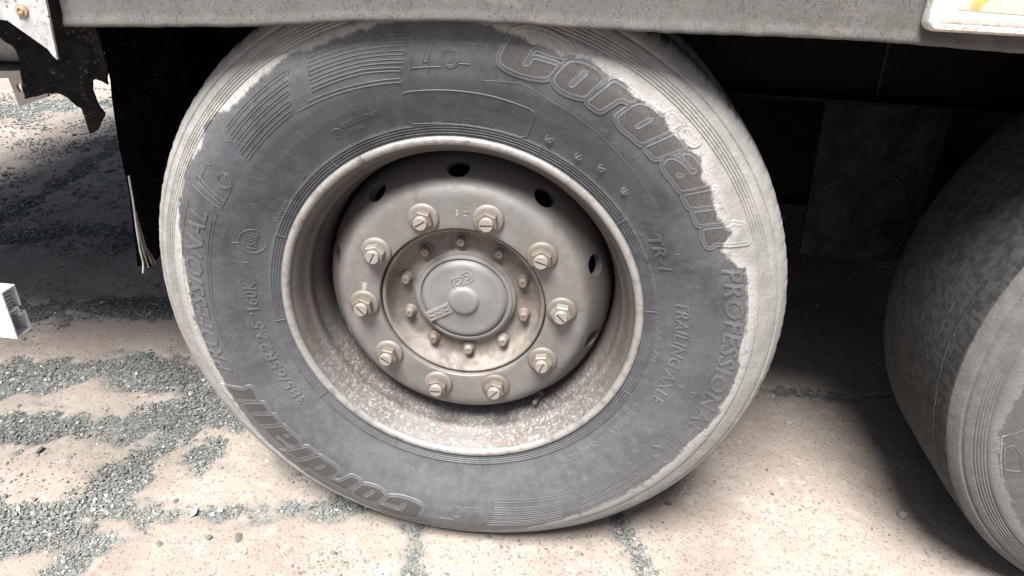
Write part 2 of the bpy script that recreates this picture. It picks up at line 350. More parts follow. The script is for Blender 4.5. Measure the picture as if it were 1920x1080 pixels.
def make_tyre(parent, mat, shift=0.0, smooth_tread=False):
    pts = []
    ridges = [(.3030, .0011, .0016), (.3072, .0011, .0016), (.3112, .0011, .0016), (.3150, .0011, .0014)]
    grooves = [(.4695, .0009, .0016), (.4735, .0009, .0016), (.4775, .0009, .0016), (.4815, .0009, .0016), (.4855, .0009, .0016), (.4985, .0012, .0020)]
    rr = list(np.arange(.3170, .4680, .0035)) + [.2945, .2975, .3005, .4880, .4915, .4945, .5005, .5030, .5060, .5090, .5115]
    mk = []
    for c, w, h in ridges + [(c, w, -h) for c, w, h in grooves]:
        for k, f in ((-1.15, 0), (-.5, 1), (.5, 1), (1.15, 0)): mk.append((c + k * w, -h * f))
    allp = sorted([(r_, 0.0) for r_ in rr if all(abs(r_ - m[0]) > .0012 for m in mk)] + mk)
    prof = [(.289, .030), (.2900, .014)] + [(r_, yprof(r_) + dy) for r_, dy in allp]
    crown = [(.5140, .0180), (.5168, .0245), (.5190, .034), (.5205, .048)]
    if smooth_tread: gl = []; crown = [(.5148, .0184), (.5154, .0196), (.5164, .024), (.5180, .036), (.5196, .060), (.5214, .09), (.5220, .15), (.5220, .2), (.5212, .25)]
    else: gl = [(.085, .006, .009), (.140, .006, .009), (.196, .006, .009), (.251, .006, .009)]
    for c, w, d in gl: crown += [(.5222, c - w), (.5222 - d, c - w * .7), (.5222 - d, c + w * .7), (.5222, c + w)]
    crown += [(.5205, .288), (.5190, .302), (.5168, .3115), (.5140, .318)]
    prof += crown + [(r_, .336 - yprof(r_)) for r_ in np.arange(.507, .29, -.012)] + [(.290, .322), (.289, .306)]
    N = 900
    V, F = revolve(prof, N)
    r = np.hypot(V[:, 0], V[:, 2]); th = np.degrees(np.arctan2(V[:, 2], V[:, 0]))
    # worn, slightly ragged shoulder and tread edge
    q = np.stack([np.cos(np.radians(th)) * 30 + 50, np.sin(np.radians(th)) * 30 + 50], 1)
    rag = (fbm(q * 2.7, 3, 5) - .5) * (.0010 if smooth_tread else .0026) * sstep(.503, .517, r) * (V[:, 1] < .06)
    chip = -sstep(.60, .70, fbm(q * 4.3, 9, 3)) * .0026 * sstep(.510, .519, r) * (V[:, 1] < .05) * (0.25 if smooth_tread else 1.0)
    k = 1 + (rag + chip) / r; V[:, 0] *= k; V[:, 2] *= k
    wob = (fbm(np.stack([np.cos(np.radians(th)) * 6 + 40, np.sin(np.radians(th)) * 6 + 40], 1), 5, 3) - .5) * .003 * sstep(.32, .40, r) * (V[:, 1] < .03)
    V[:, 1] += wob * 0.6 * (r > .5)
    V = squash(V)
    dd, film = tyre_attrs(V, shift)
    tread = (sstep(.0178, .0198, V[:, 1]) if smooth_tread else sstep(.024, .040, V[:, 1])) * (r > .45)
    return mesh_np('tyre', V, F, mat, parent, True, dict(dustd=np.where(tread > 0, np.maximum(dd, .03), dd), film=film, tread=tread))

def on_side(th, r, h):
    """polar sidewall position (deg, m) raised by h -> squashed wheel coordinates"""
    th = np.radians(np.asarray(th, float)); r = np.asarray(r, float)
    return squash(np.stack([r * np.cos(th), yprof(r) - h, r * np.sin(th)], -1).reshape(-1, 3))

def relief_obj(name, V, F, mat, parent, shift=0.0, extra=None, smooth=True):
    dd, film = tyre_attrs(V, shift); a = dict(dustd=dd - .0015, film=film); a.update(extra or {})
    return mesh_np(name, V, F, mat, parent, smooth, a)

# ---- big lettering: height field from the outlines
def chaikin(P, n=1):
    P = np.asarray(P, float)
    for _ in range(n):
        Q = np.roll(P, -1, 0); L_ = np.linalg.norm(Q - P, axis=1)[:, None]
        c = np.minimum(.25, .0022 / np.maximum(L_, 1e-6))
        P = np.stack([P + (Q - P) * c, Q - (Q - P) * c], 1).reshape(-1, 2)
    return P

def sdist(G, polys):
    """signed distance (negative inside) of points G to the outline (outer - holes)"""
    d = np.full(len(G), 1e9); ins = np.zeros(len(G), bool)
    for P in polys:
        A = P; Bq = np.roll(P, -1, 0)
        for a, b in zip(A, Bq):
            ab = b - a; L2 = ab @ ab
            if L2 < 1e-12: continue
            t = np.clip(((G - a) @ ab) / L2, 0, 1); e = G - a - t[:, None] * ab
            d = np.minimum(d, (e * e).sum(1))
            c = (a[1] > G[:, 1]) != (b[1] > G[:, 1])
            if abs(ab[1]) > 1e-12: ins ^= c & (G[:, 0] < a[0] + (G[:, 1] - a[1]) * ab[0] / ab[1])
    d = np.sqrt(d); return np.where(ins, -d, d)

def big_word(parent, mat, rot=0.0, dr=0.0):
    polys = {}
    for k, ps in LETTERS.items():
        out = []
        for P in ps:
            P = np.array(P); th = np.radians(P[:, 0] + rot); r = P[:, 1] + dr
            out.append(chaikin(np.stack([r * np.cos(th), r * np.sin(th)], 1), 2))
        polys[k] = out
    keys = list(polys); step = .00085; BW = .0062
    for n_, k in enumerate(keys):
        own = polys[k]; ob = own[0]
        lo = ob.min(0) - .009; hi = ob.max(0) + .009
        nx, nz = ((hi - lo) / step).astype(int) + 2
        gx, gz = np.meshgrid(lo[0] + np.arange(nx) * step, lo[1] + np.arange(nz) * step, indexing='ij')
        G = np.stack([gx.ravel(), gz.ravel()], 1)
        d = sdist(G, own); do = np.full(len(G), 1e9)
        for m in keys[max(0, n_ - 2):n_ + 3]:
            if m != k: do = np.minimum(do, sdist(G, polys[m]))
        dm = np.minimum(d, do)
        h = .0011 - .0016 * sstep(BW - .0004, BW + .0006, dm) + .00055 * np.exp(-(d / .0009) ** 2) - .0003 * sstep(0, -.001, d) + .00045 * np.exp(-((dm - BW + .0012) / .0008) ** 2)
        ridge = np.clip(np.exp(-(d / .0009) ** 2) + .8 * np.exp(-((dm - BW + .0010) / .0009) ** 2), 0, 1)
        keep = (d <= do + .0006) & (dm < BW + .0012)
        idx = np.arange(nx * nz).reshape(nx, nz)
        a, b, c, e = idx[:-1, :-1].ravel(), idx[1:, :-1].ravel(), idx[1:, 1:].ravel(), idx[:-1, 1:].ravel()
        ok = keep[a] & keep[b] & keep[c] & keep[e]
        F = np.stack([a, b, c, e], 1)[ok]
        used = np.unique(F); rm = np.full(nx * nz, -1); rm[used] = np.arange(len(used)); F = rm[F]
        g = G[used]; r = np.hypot(g[:, 0], g[:, 1])
        V = squash(np.stack([g[:, 0], yprof(r) - h[used], g[:, 1]], 1))
        relief_obj('raised_letter', V, F, mat, parent, 0.0, dict(fill=sstep(.0004, -.0004, d[used]), ridge=ridge[used]))

# ---- small lettering from the built-in font, bent round the wheel
def font_mesh(text, shear=0.0, fill=False, bev=.03, res=2, offset=0.0, spacing=1.0):
    c = bpy.data.curves.new('lettering', 'FONT'); c.body = text; c.size = 1.0; c.shear = shear; c.resolution_u = res; c.space_character = spacing
    c.offset = offset
    if fill: c.fill_mode = 'FRONT'; c.extrude = .06; c.bevel_depth = bev * .5; c.bevel_resolution = 0
    else: c.fill_mode = 'NONE'; c.bevel_depth = bev; c.bevel_resolution = 0
    o = bpy.data.objects.new('lettering', c); COL.objects.link(o)
    dg = bpy.context.evaluated_depsgraph_get(); dg.update()
    me = bpy.data.meshes.new_from_object(o.evaluated_get(dg)); bpy.data.objects.remove(o); bpy.data.curves.remove(c)
    n = len(me.vertices); V = np.zeros(n * 3); me.vertices.foreach_get('co', V); V = V.reshape(-1, 3)
    me.calc_loop_triangles(); F = np.zeros(len(me.loop_triangles) * 3, np.int32); me.loop_triangles.foreach_get('vertices', F)
    bpy.data.meshes.remove(me)
    return V, F.reshape(-1, 3)

def arc_text(parent, mat, text, th0, th1, r0, r1, name='raised_lettering', shear=0.0, fill=False, bev=.05, lift=.0002, rad=.0006, spacing=1.0, extra=None, offset=0.0):
    """text running clockwise from angle th0 to th1 (deg), letter feet at r0, caps at r1"""
    V, F = font_mesh(text, shear, fill, bev, 2, offset, spacing)
    x0, x1 = V[:, 0].min(), V[:, 0].max()
    u = (V[:, 0] - x0) / (x1 - x0); v = V[:, 1] / .70
    th = th0 + (th1 - th0) * u; r = r0 + (r1 - r0) * v
    z = V[:, 2] / max(abs(V[:, 2]).max(), 1e-9)
    return relief_obj(name, on_side(th, r, lift + rad * z), F, mat, parent, 0.0, dict(fill=np.zeros(len(V)), ridge=np.zeros(len(V))), smooth=False)

def arc_bar(parent, mat, name, a0, a1, h=.0008, w=.0016):
    """thin raised moulding along polar polyline [(deg, r)...] (list of such, joined)"""
    paths = []
    for closed, pl in a0 if isinstance(a0, list) and isinstance(a0[0][0], bool) else [(False, a0)]:
        pl = np.array(pl, float); out = []
        n = len(pl)
        for i in range(n if closed else n - 1):
            p, q = pl[i], pl[(i + 1) % n]
            L_ = max(abs(q[0] - p[0]) * .0075, abs(q[1] - p[1])); k = max(2, int(L_ / .004))
            out += [p + (q - p) * s for s in np.linspace(0, 1, k, endpoint=False)]
        if not closed: out.append(pl[-1])
        out = np.array(out); paths.append((closed, on_side(out[:, 0], out[:, 1], h * .45)))
    V, F = tube_np(paths, w * .5, 6)
    return relief_obj(name, V, F, mat, parent, 0.0, dict(fill=np.zeros(len(V)), ridge=np.zeros(len(V))))

def plate(parent, mat, name, quad, h=.0009, n=24, m=3):
    """raised four-cornered plate, corners in polar order (outer-start, outer-end, inner-end, inner-start)"""
    A, Bq, Cq, Dq = [np.array(x, float) for x in quad]
    s = np.linspace(0, 1, n)[:, None]; top = []
    vs = [0, 0.0001] + list(np.linspace(0, 1, m)[1:-1]) + [.9999, 1]
    rows = []
    for j, v in enumerate(np.r_[-.12, 0, np.linspace(0, 1, m)[1:-1], 1, 1.12]):
        hh = h if 0 <= v <= 1 else -.0006
        v = np.clip(v, -.12, 1.12)
        P = (A + (Bq - A) * s) * (1 - v) + (Dq + (Cq - Dq) * s) * v
        H = np.full(n, hh); H[0] = H[-1] = -.0006
        rows.append(on_side(P[:, 0], P[:, 1], 0) - np.c_[np.zeros(n), H, np.zeros(n)])
    V = np.concatenate(rows); k = len(rows)
    i = np.arange(k - 1)[:, None] * n; j = np.arange(n - 1)[None, :]
    F = np.stack([i + j, i + j + 1, i + n + j + 1, i + n + j], -1).reshape(-1, 4)
    return relief_obj(name, V, F, mat, parent, 0.0, dict(fill=np.zeros(len(V)), ridge=np.zeros(len(V))), smooth=False)

# ------------------------------------------------------------------ the wheels
RUB = mat_rubber('tyre_rubber', film=.42)
RUBL = mat_rubber('tyre_lettering_rubber', film=.42, hatch=True)
RUBE = mat_rubber('tyre_edge_rubber', film=.42, edge=.24)
RUBT = mat_rubber('tyre_letter_faces', film=.42, edge=.13)
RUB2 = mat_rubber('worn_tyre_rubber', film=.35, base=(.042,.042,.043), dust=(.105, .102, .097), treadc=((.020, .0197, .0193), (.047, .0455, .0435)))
RIM = mat_metal('rim_dusty_silver', (0.088, 0.080, 0.075), .24, .35, pit=.42, grime=.6)
LIP = mat_metal('rim_flange_worn', (0.150, 0.143, 0.136), .08, grime=.45, bare=True, rough=.42, metal=.35)
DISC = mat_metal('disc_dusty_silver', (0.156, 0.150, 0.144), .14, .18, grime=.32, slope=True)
NUTM = mat_metal('nut_dusty_steel', (0.160, 0.146, 0.132), .32, .35, rough=.55, each=.6)
STUDM = mat_metal('stud_bare_steel', (0.235, 0.215, 0.198), .3, .05, rough=.5, metal=.35)
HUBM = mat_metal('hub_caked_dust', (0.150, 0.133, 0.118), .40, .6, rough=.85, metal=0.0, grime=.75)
CAPM = mat_metal('cap_grey_paint', (0.146, 0.145, 0.143), .18, .0, rough=.6, metal=.1)
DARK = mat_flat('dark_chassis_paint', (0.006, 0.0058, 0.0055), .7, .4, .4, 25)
DRUM = mat_flat('drum_iron', (0.018, 0.015, 0.013), .85, .4, .5, 40)

W1 = empty('truck_wheel', (0, 0, ZC), 'complete truck wheel with raised lettering on its grey tyre and ten dusty nuts', 'truck wheel', 'wheels along the trailer side')
T1 = make_tyre(W1, RUB)
big_word(T1, RUBL, 0.0, 0.0)
big_word(T1, RUBL, -180.3, -.004)
for base in (0.0, 180.0):
    dr = -.002 if base else 0.0
    P = lambda a, r: (a - base, r + dr)
    # five-line speed stripes on both sides of a slanted bar
    for k in range(5):
        f = k / 4.0
        arc_bar(T1, RUBE, 'raised_stripe', [(True, [P(117.0 + 2.2 * f, .4525 - .040 * f), P(108, .4490 - .040 * f), P(98.1 + 2.4 * f, .4440 - .042 * f), P(98.3 + 2.4 * f, .4395 - .042 * f), P(108.1, .4445 - .040 * f), P(117.3 + 2.2 * f, .4480 - .040 * f)])], None, .0008, .0013)
        arc_bar(T1, RUBE, 'raised_stripe', [(True, [P(121.2 + 4.2 * f, .4480 - .046 * f), P(139.0 + 2.2 * f, .4465 - .046 * f), P(139.2 + 2.2 * f, .4420 - .046 * f), P(121.7 + 4.2 * f, .4435 - .046 * f)])], None, .0008, .0013)
    arc_bar(T1, RUBE, 'raised_outline', [(False, [P(118.6, .4560), P(121.6, .3995), P(112, .3940), P(101.3, .3880)]), (False, [P(121.3, .4560), P(124.6, .3955), P(112, .3890), P(101.3, .3830)])], None, .0008, .0013)
    # slanted T, ring and bracket mark
    arc_bar(T1, RUBE, 'raised_emblem', [(False, [P(97.0, .4430), P(99.0, .4000), P(92.8, .4004)]), (False, [P(94.7, .4404), P(96.3, .4076), P(95.4, .4072), P(93.6, .4404)]), (True, [(91.05 - base + 1.75 * math.cos(a), .4122 + dr + .0122 * math.sin(a)) for a in np.linspace(0, 2 * math.pi, 25)[:-1]]), (True, [(91.05 - base + 1.4 * math.cos(a), .4122 + dr + .0096 * math.sin(a)) for a in np.linspace(0, 2 * math.pi, 25)[:-1]]), (False, [P(88.9, .4440), P(90.2, .4312), P(86.3, .4312)]), (False, [P(89.4, .4056), P(87.4, .4060)])], None, .0008, .0014)
    arc_bar(T1, RUBE, 'raised_emblem', [(False, [P(152.0, .4430), P(148.0, .4430), P(147.2, .4360)]), (True, [(148.6 - base + 1.75 * math.cos(a), .4092 + dr + .0122 * math.sin(a)) for a in np.linspace(0, 2 * math.pi, 25)[:-1]]), (True, [(148.6 - base + 1.4 * math.cos(a), .4092 + dr + .0096 * math.sin(a)) for a in np.linspace(0, 2 * math.pi, 25)[:-1]]), (False, [P(155.4, .3990), P(153.6, .4520)]), (False, [P(153.2, .3990), P(151.2, .4480), P(152.2, .4490), P(154.2, .4020)]), (False, [P(149.6, .3960), P(155.4, .3990)])], None, .0008, .0014)
    # smaller words between guide mouldings
    arc_text(T1, RUBT, 'PROFESSIONAL', 19.6 + base, -22.2 + base, .4165, .4455, 'raised_lettering', .30, True, .03, .0002, .0012, 1.05)
    arc_bar(T1, RUBE, 'raised_outline', [(False, [(20.2 + base, .4020), (5 + base, .4030), (-23 + base, .4030)]), (False, [(19.0 + base, .4075), (-21 + base, .4075)]), (False, [(19.0 + base, .4500), (0 + base, .4520), (-23 + base, .4515)])], None, .0008, .0012)
arc_text(T1, RUBT, 'TR-1', 31.2, 20.7, .3300, .3492, 'raised_lettering', .15, True, .03, .0002, .0012)
arc_text(T1, RUBT, 'TRAILING AXLE', 12.1, -19.8, .3462, .3655, 'raised_lettering', .05, True, .03, .0002, .0012)
arc_text(T1, RUBT, '385/65R22.5', -143.2, -173.1, .3372, .3535, 'raised_lettering', .12, True, .03, .0002, .0012)
arc_text(T1, RUBT, '160K', -176.5, -186.0, .3372, .3548, 'raised_lettering', .12, True, .03, .0002, .0012)
arc_text(T1, RUBT, '158L', 164.2, 159.4, .3400, .3520, 'raised_lettering', .1, True, .03, .0002, .0012)
arc_bar(T1, RUBE, 'raised_ring', [(True, [(161.75 + 3.55 * math.cos(a), .3457 + .0200 * math.sin(a)) for a in np.linspace(0, 2 * math.pi, 33)[:-1]])], None, .0008, .0014)
arc_text(T1, RUBE, 'TUBELESS REGROOVABLE RADIAL', -26.3, -56.3, .3325, .3412, 'raised_lettering', 0, True, .03, .0, .0010, 1.05)
arc_text(T1, RUBE, '020370 S2WR2', 118.7, 108.2, .3445, .3512, 'raised_lettering', 0, True, .03, .0, .0010, 1.0)
arc_text(T1, RUBE, '002687', 118.5, 113.0, .3332, .3398, 'raised_lettering', 0, True, .03, .0, .0010, 1.0)
arc_bar(T1, RUBE, 'raised_ring', [(True, [(120.9 + 1.15 * math.cos(a), .3425 + .0068 * math.sin(a)) for a in np.linspace(0, 2 * math.pi, 25)[:-1]])], None, .0008, .0012)
arc_text(T1, RUBE, 'E8', 121.55, 120.25, .3400, .3450, 'raised_lettering', 0, True, .03, .0, .0010)
arc_text(T1, RUBE, 'BRAND TIRE HERE', 94.4, 81.3, .3212, .3270, 'raised_lettering', 0, True, .03, .0, .0010, 1.15)
arc_text(T1, RUBE, '16', 137.4, 136.2, .3215, .3275, 'raised_lettering', 0, True, .03, .0, .0010)
arc_text(T1, RUBE, 'DOT', 2.0, -1.2, .3225, .3282, 'raised_lettering', 0, True, .03, .0, .0009)
arc_text(T1, RUBE, '1UNE', -5.0, -9.0, .3225, .3282, 'raised_lettering', 0, True, .03, .0, .0009)
arc_text(T1, RUBE, 'STEEL', -103.0, -108.0, .3400, .3460, 'raised_lettering', 0, True, .03, .0, .0009)
arc_text(T1, RUBE, 'MONTERI', 154.0, 146.5, .3200, .3255, 'raised_lettering', 0, True, .03, .0, .0009)
arc_text(T1, RUBE, 'IIIUIIUI  IUIUI', -114.0, -128.0, .3400, .3450, 'raised_lettering', 0, True, .03, .0, .0008)
fr = [(101.9, .3668), (100.6, .3686), (90.7, .3682), (82.7, .3674), (74.0, .3646), (72.7, .3612), (72.6, .3225), (73.9, .3170), (84.6, .3160), (91.6, .3166), (102.0, .3192), (102.9, .3245)]
arc_bar(T1, RUBE, 'raised_frame', [(True, fr)], None, .0008, .0016)
for a, r_ in ((67.3, .3335), (59.0, .3333), (52.9, .3416), (44.9, .3416)):
    bm = bmesh.new(); c = on_side([a], [r_], .0)[0]
    M = Matrix.Translation(c) @ Euler((R(90), 0, R(a * 3)), 'XYZ').to_matrix().to_4x4()
    M = Matrix.Translation(c) @ Matrix.Rotation(R(random.uniform(-60, 60)), 4, 'Y') @ Matrix.Rotation(R(90), 4, 'X')
    bm_lathe(bm, [(.0062, -.002), (.0062, .0012), (.0050, .0018), (.0048, .0004), (0, .0004)], 16, M)
    bm_box(bm, M @ Vector((0, 0, .001)), (.0105, .0022, .0022), M.to_3x3())
    V = np.array([v.co[:] for v in bm.verts]); o = mesh_bm('moulded_plug', bm, RUBE, T1, False)
    dd, fl = tyre_attrs(V)
    for an, av in (('dustd', dd), ('film', fl)):
        at = o.data.attributes.new(an, 'FLOAT', 'POINT'); at.data.foreach_set('value', av.astype(np.float32))
for k in range(12):
    a = 97.8 - 30 * k
    arc_bar(T1, RUBE, 'bead_tick', [(a, .3010), (a + .15, .3185)], None, .004, .0013)
# moulding vents: tiny rubber nubs with tails
pv = []
for k in range(46):
    a = rng.uniform(-180, 180); r_ = rng.uniform(.335, .40)
    pv.append((False, on_side([a, a + .02], [r_, r_ + .001], .0012)))
    if k % 2: pv.append((False, on_side([a, a + rng.uniform(-.6, .6)], [r_, r_ + rng.uniform(.004, .014)], .0004)))
V, F = tube_np(pv, .0006, 5)
tag(relief_obj('vent_nubs', V, F, RUBE, T1), kind='stuff')
# long thin scratch lines of the mould
sc = [(False, [(77, .395), (70, .386), (60, .380), (50, .372), (38, .366)]), (False, [(85.2, .443), (85.6, .395), (84.5, .387), (77, .395)]), (False, [(181, .372), (176, .365), (171, .345)]), (False, [(143.5, .4555), (140, .428), (138.2, .405)])]
for s_ in sc: arc_bar(T1, RUBE, 'mould_scratch', [s_], None, .0003, .0008)

# ---- rim: flange lip, barrel, disc
lip = [(.2905, .0160), (.2950, .0125), (.2980, .0060), (.2983, .0010), (.2960, -.0022), (.2920, -.0030), (.2885, -.0018), (.2862, .0005), (.2848, .0040)]
V, F = revolve(lip, 240); LIPO = mesh_np('rim_flange', V, F, LIP, W1)
bar = [(.2848, .0040), (.2835, .0070), (.2812, .0100), (.2783, .0128), (.2752, .020), (.2722, .0275), (.2700, .033), (.2675, .0365), (.2650, .040), (.2642, .046), (.2646, .052), (.2652, .057), (.2630, .064), (.2590, .072), (.2565, .082), (.2550, .095), (.2545, .115), (.2550, .16), (.2600, .20), (.2640, .24), (.2650, .32)]
V, F = revolve(bar, 240)
th = np.arctan2(V[:, 2], V[:, 0]); rr_ = np.hypot(V[:, 0], V[:, 2])
crust = fbm(np.stack([th * 42 + 300, V[:, 1] * 160 + 50], 1), 21, 4); low = sstep(.2, -.8, np.sin(th))
V[:, :] = V * np.stack([1 - (crust - .4) * .009 * low * (V[:, 1] > .02)] * 3, 1) * np.array([1, 0, 1]) + V * np.array([0, 1, 0])
BARO = mesh_np('rim_barrel', V, F, RIM, W1)
front = [(.1405, .040), (.1405, .0335), (.1420, .0315), (.1450, .0310), (.1500, .0309), (.175, .0309), (.190, .0312), (.199, .0325), (.2055, .0352), (.2110, .0393), (.2165, .0455), (.2225, .0535), (.2290, .0625), (.2350, .0720), (.2405, .0830), (.2450, .0950), (.2480, .1080), (.2500, .1220), (.2515, .1400)]
back = [(.2400, .1400), (.2370, .1150), (.2320, .0980), (.2250, .0830), (.2150, .0680), (.2050, .0550), (.1950, .0470), (.1800, .0450), (.1405, .0450)]
V, F = revolve(front + back, 160, True)
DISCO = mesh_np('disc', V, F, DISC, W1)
bmc = bmesh.new()
for k in range(10):
    a = R(93.2 - 36 * k)
    rd = Vector((math.cos(a), 0, math.sin(a))); nrm = (rd * .80 + Vector((0, -.60, 0))).normalized()
    c = rd * .2305 + Vector((0, .0650, 0))
    M = Matrix.Translation(c) @ nrm.to_track_quat('Z', 'Y').to_matrix().to_4x4()
    bm_lathe(bmc, [(0, -.03), (.0185, -.03), (.0185, .03), (0, .03)], 28, M)
bmesh.ops.recalc_face_normals(bmc, faces=bmc.faces[:])
cut = mesh_bm('hole_cutter', bmc, None, W1)
bmd = bmesh.new(); bmd.from_mesh(DISCO.data); bmesh.ops.recalc_face_normals(bmd, faces=bmd.faces[:]); bmd.to_mesh(DISCO.data); bmd.free()
md = DISCO.modifiers.new('holes', 'BOOLEAN'); md.operation = 'DIFFERENCE'; md.object = cut; md.solver = 'EXACT'
dg = bpy.context.evaluated_depsgraph_get(); dg.update()
me = bpy.data.meshes.new_from_object(DISCO.evaluated_get(dg)); DISCO.modifiers.clear(); DISCO.data = me
for f in me.polygons: f.use_smooth = True
me.set_sharp_from_angle(angle=R(38))
_cm = cut.data; bpy.data.objects.remove(cut); bpy.data.meshes.remove(_cm)
DISCO.name = 'disc'
# stamped figures on the disc face
def flat_text(parent, mat, name, text, c, size, rotd, y, fill=True, shear=0.0, thick=.0006, scale_x=1.0, bev=.04):
    V, F = font_mesh(text, shear, fill, bev); V = V.copy(); V[:, 0] -= (V[:, 0].min() + V[:, 0].max()) / 2; V[:, 1] -= .35
    z = V[:, 2] / max(abs(V[:, 2]).max(), 1e-9); a = R(rotd); s = size / .70
    x, w = V[:, 0] * s * scale_x, V[:, 1] * s
    P = np.stack([c[0] + x * math.cos(a) - w * math.sin(a), y - z * thick, c[1] + x * math.sin(a) + w * math.cos(a)], 1)
    return mesh_np(name, P, F, mat, parent, False)
flat_text(DISCO, DISC, 'stamped_figures', 'E  20', (.000, .168), .0085, -1, .0309, False, 0, .0005)
flat_text(DISCO, DISC, 'stamped_figures', 'IIIIII', (-.166, .020), .0075, 82, .0309, False, 0, .0005)
# valve stem in the lower right of the barrel
bm = bmesh.new()
a = R(-57); rd = Vector((math.cos(a), 0, math.sin(a)))
M = Matrix.Translation(rd * .2535 + Vector((0, .088, 0))) @ (-rd * .35 + Vector((0, -1, 0))).normalized().to_track_quat('Z', 'Y').to_matrix().to_4x4()
bm_lathe(bm, [(.0095, -.012), (.0095, -.002), (.0060, .002), (.0048, .006), (.0048, .018), (.0042, .019), (.0042, .034), (0, .0345)], 16, M)
VALVE = mesh_bm('valve_stem', bm, RIM, W1, True, 40)
# ---- wheel nuts
def nut_mats(): return None
NB = None
for k in range(10):
    a = 111.85 - 36 * k
    if NB is None:
        bm = bmesh.new(); I = Matrix.Rotation(R(90), 4, 'X')      # local Z -> -Y (outwards)
        # hexagon with chamfered end
        hx = []
        for z_, r_ in ((.0045, .0178), (.0185, .0178), (.0205, .0160)):
            hx.append([bm.verts.new(I @ Vector((r_ * math.cos(R(60 * q)), r_ * math.sin(R(60 * q)), z_))) for q in range(6)])
        for A, Bv in zip(hx, hx[1:]):
            for q in range(6): bm.faces.new((A[q], A[(q + 1) % 6], Bv[(q + 1) % 6], Bv[q]))
        bm.faces.new(hx[-1]); 
        bmesh.ops.bevel(bm, geom=[e for e in bm.edges if e.calc_length() > .012 and abs(e.verts[0].co.y - e.verts[1].co.y) > .005], offset=.0008, segments=2, affect='EDGES')
        NUT_ME = mesh_bm('wheel_nut', bm, NUTM, None, True, 30); m_nut = NUT_ME.data
        bm = bmesh.new(); bm_lathe(bm, [(.0245, 0), (.0250, .0012), (.0250, .0035), (.0238, .0050), (.0205, .0062), (.0170, .0068), (0, .0068)], 36, I)
        o = mesh_bm('washer', bm, NUTM, None, True, 40); m_w = o.data; bpy.data.objects.remove(o)
        bm = bmesh.new(); bm_lathe(bm, [(.0112, .018), (.0112, .0262), (.0102, .0275), (0, .0275)], 28, I)
        o = mesh_bm('stud', bm, STUDM, None, True, 40); m_s = o.data; bpy.data.objects.remove(o)
        bm = bmesh.new(); bm_box(bm, I @ Vector((0, 0, .0276)), (.0185, .0006, .0016))
        o = mesh_bm('slot', bm, DRUM, None, False); m_sl = o.data; bpy.data.objects.remove(o)
        bpy.data.objects.remove(NUT_ME); NB = True
    n_ = link(bpy.data.objects.new('wheel_nut', m_nut), W1)
    n_.location = (.1670 * math.cos(R(a)), .0308, .1670 * math.sin(R(a)))
    hexrot = R([12, 20, 30, 5, 50, 16, 38, 8, 22, 44][k])
    n_.rotation_euler = (0, hexrot, 0)
    link(bpy.data.objects.new('washer', m_w), n_)
    s_ = link(bpy.data.objects.new('stud', m_s), n_); s_.rotation_euler = (0, R([-35, -5, 15, 45, -70, -50, -5, 30, 45, -65][k]) - hexrot, 0)
    sl = link(bpy.data.objects.new('slot', m_sl), n_); sl.rotation_euler = s_.rotation_euler
# ---- hub, hub bolts and cap
hubp = [(.1400, .060), (.1385, .0400), (.1362, .0378), (.1335, .0385), (.1318, .0420), (.1305, .0500), (.1285, .0590), (.1250, .0660), (.1190, .0700), (.1080, .0715), (.0960, .0715), (.0905, .0705), (.0880, .0660), (.0868, .0620), (.0850, .0605), (.0815, .0600)]
V, F = revolve(hubp, 160)
th = np.arctan2(V[:, 2], V[:, 0]); rr_ = np.hypot(V[:, 0], V[:, 2])
V[:, 1] += (fbm(np.stack([th * 18 + 200, rr_ * 350], 1), 31, 4) - .5) * .0035 * sstep(.086, .096, rr_) * sstep(.132, .124, rr_)
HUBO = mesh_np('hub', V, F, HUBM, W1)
m_hb = None
for k in range(10):
    a = 94.0 - 36 * k
    if m_hb is None:
        I = Matrix.Rotation(R(90), 4, 'X'); bm = bmesh.new()
        bm_lathe(bm, [(.0118, -.002), (.0118, .0025), (.0108, .0032), (.0092, .0042), (.0088, .0105), (.0076, .0125), (.0072, .0150), (.0064, .0162), (.0018, .0162), (.0014, .0148), (0, .0146)], 12, I)
        o = mesh_bm('hub_bolt', bm, NUTM, None, True, 35); m_hb = o.data; bpy.data.objects.remove(o)
    b_ = link(bpy.data.objects.new('hub_bolt', m_hb), W1); b_.location = (.1055 * math.cos(R(a)), .0715, .1055 * math.sin(R(a))); b_.rotation_euler = (0, R(20 * k), 0)
I = Matrix.Rotation(R(90), 4, 'X'); bm = bmesh.new()
bm_lathe(bm, [(.0820, -.060), (.0818, -.0570), (.0800, -.0558), (.0768, -.0552), (.0752, -.0566), (.0742, -.0585), (.0728, -.0570), (.0700, -.0525), (.0660, -.0502), (.0600, -.0498), (.0290, -.0498), (.0262, -.0490), (.0245, -.0462), (.0225, -.0448), (.0180, -.0440), (0, -.0437)], 96, I)
for v in bm.verts: pass
CAPO = mesh_bm('hub_cap', bm, CAPM, W1, True, 50)
YC = .0498
bm = bmesh.new()                              # raised bar that carries the maker's letters, from the boss to the edge
a = R(31); ux = Vector((math.cos(a), 0, math.sin(a))); uz = Vector((-math.sin(a), 0, math.cos(a)))
cen = Vector((-.0425, YC - .0008, -.0268))
Mx = Matrix((ux, Vector((0, 1, 0)), uz)).transposed()
bm_box(bm, cen, (.0470, .0028, .0205), Mx)
bmesh.ops.bevel(bm, geom=bm.edges[:], offset=.0008, segments=1, affect='EDGES')
BARC = mesh_bm('letter_bar', bm, CAPM, CAPO, False)
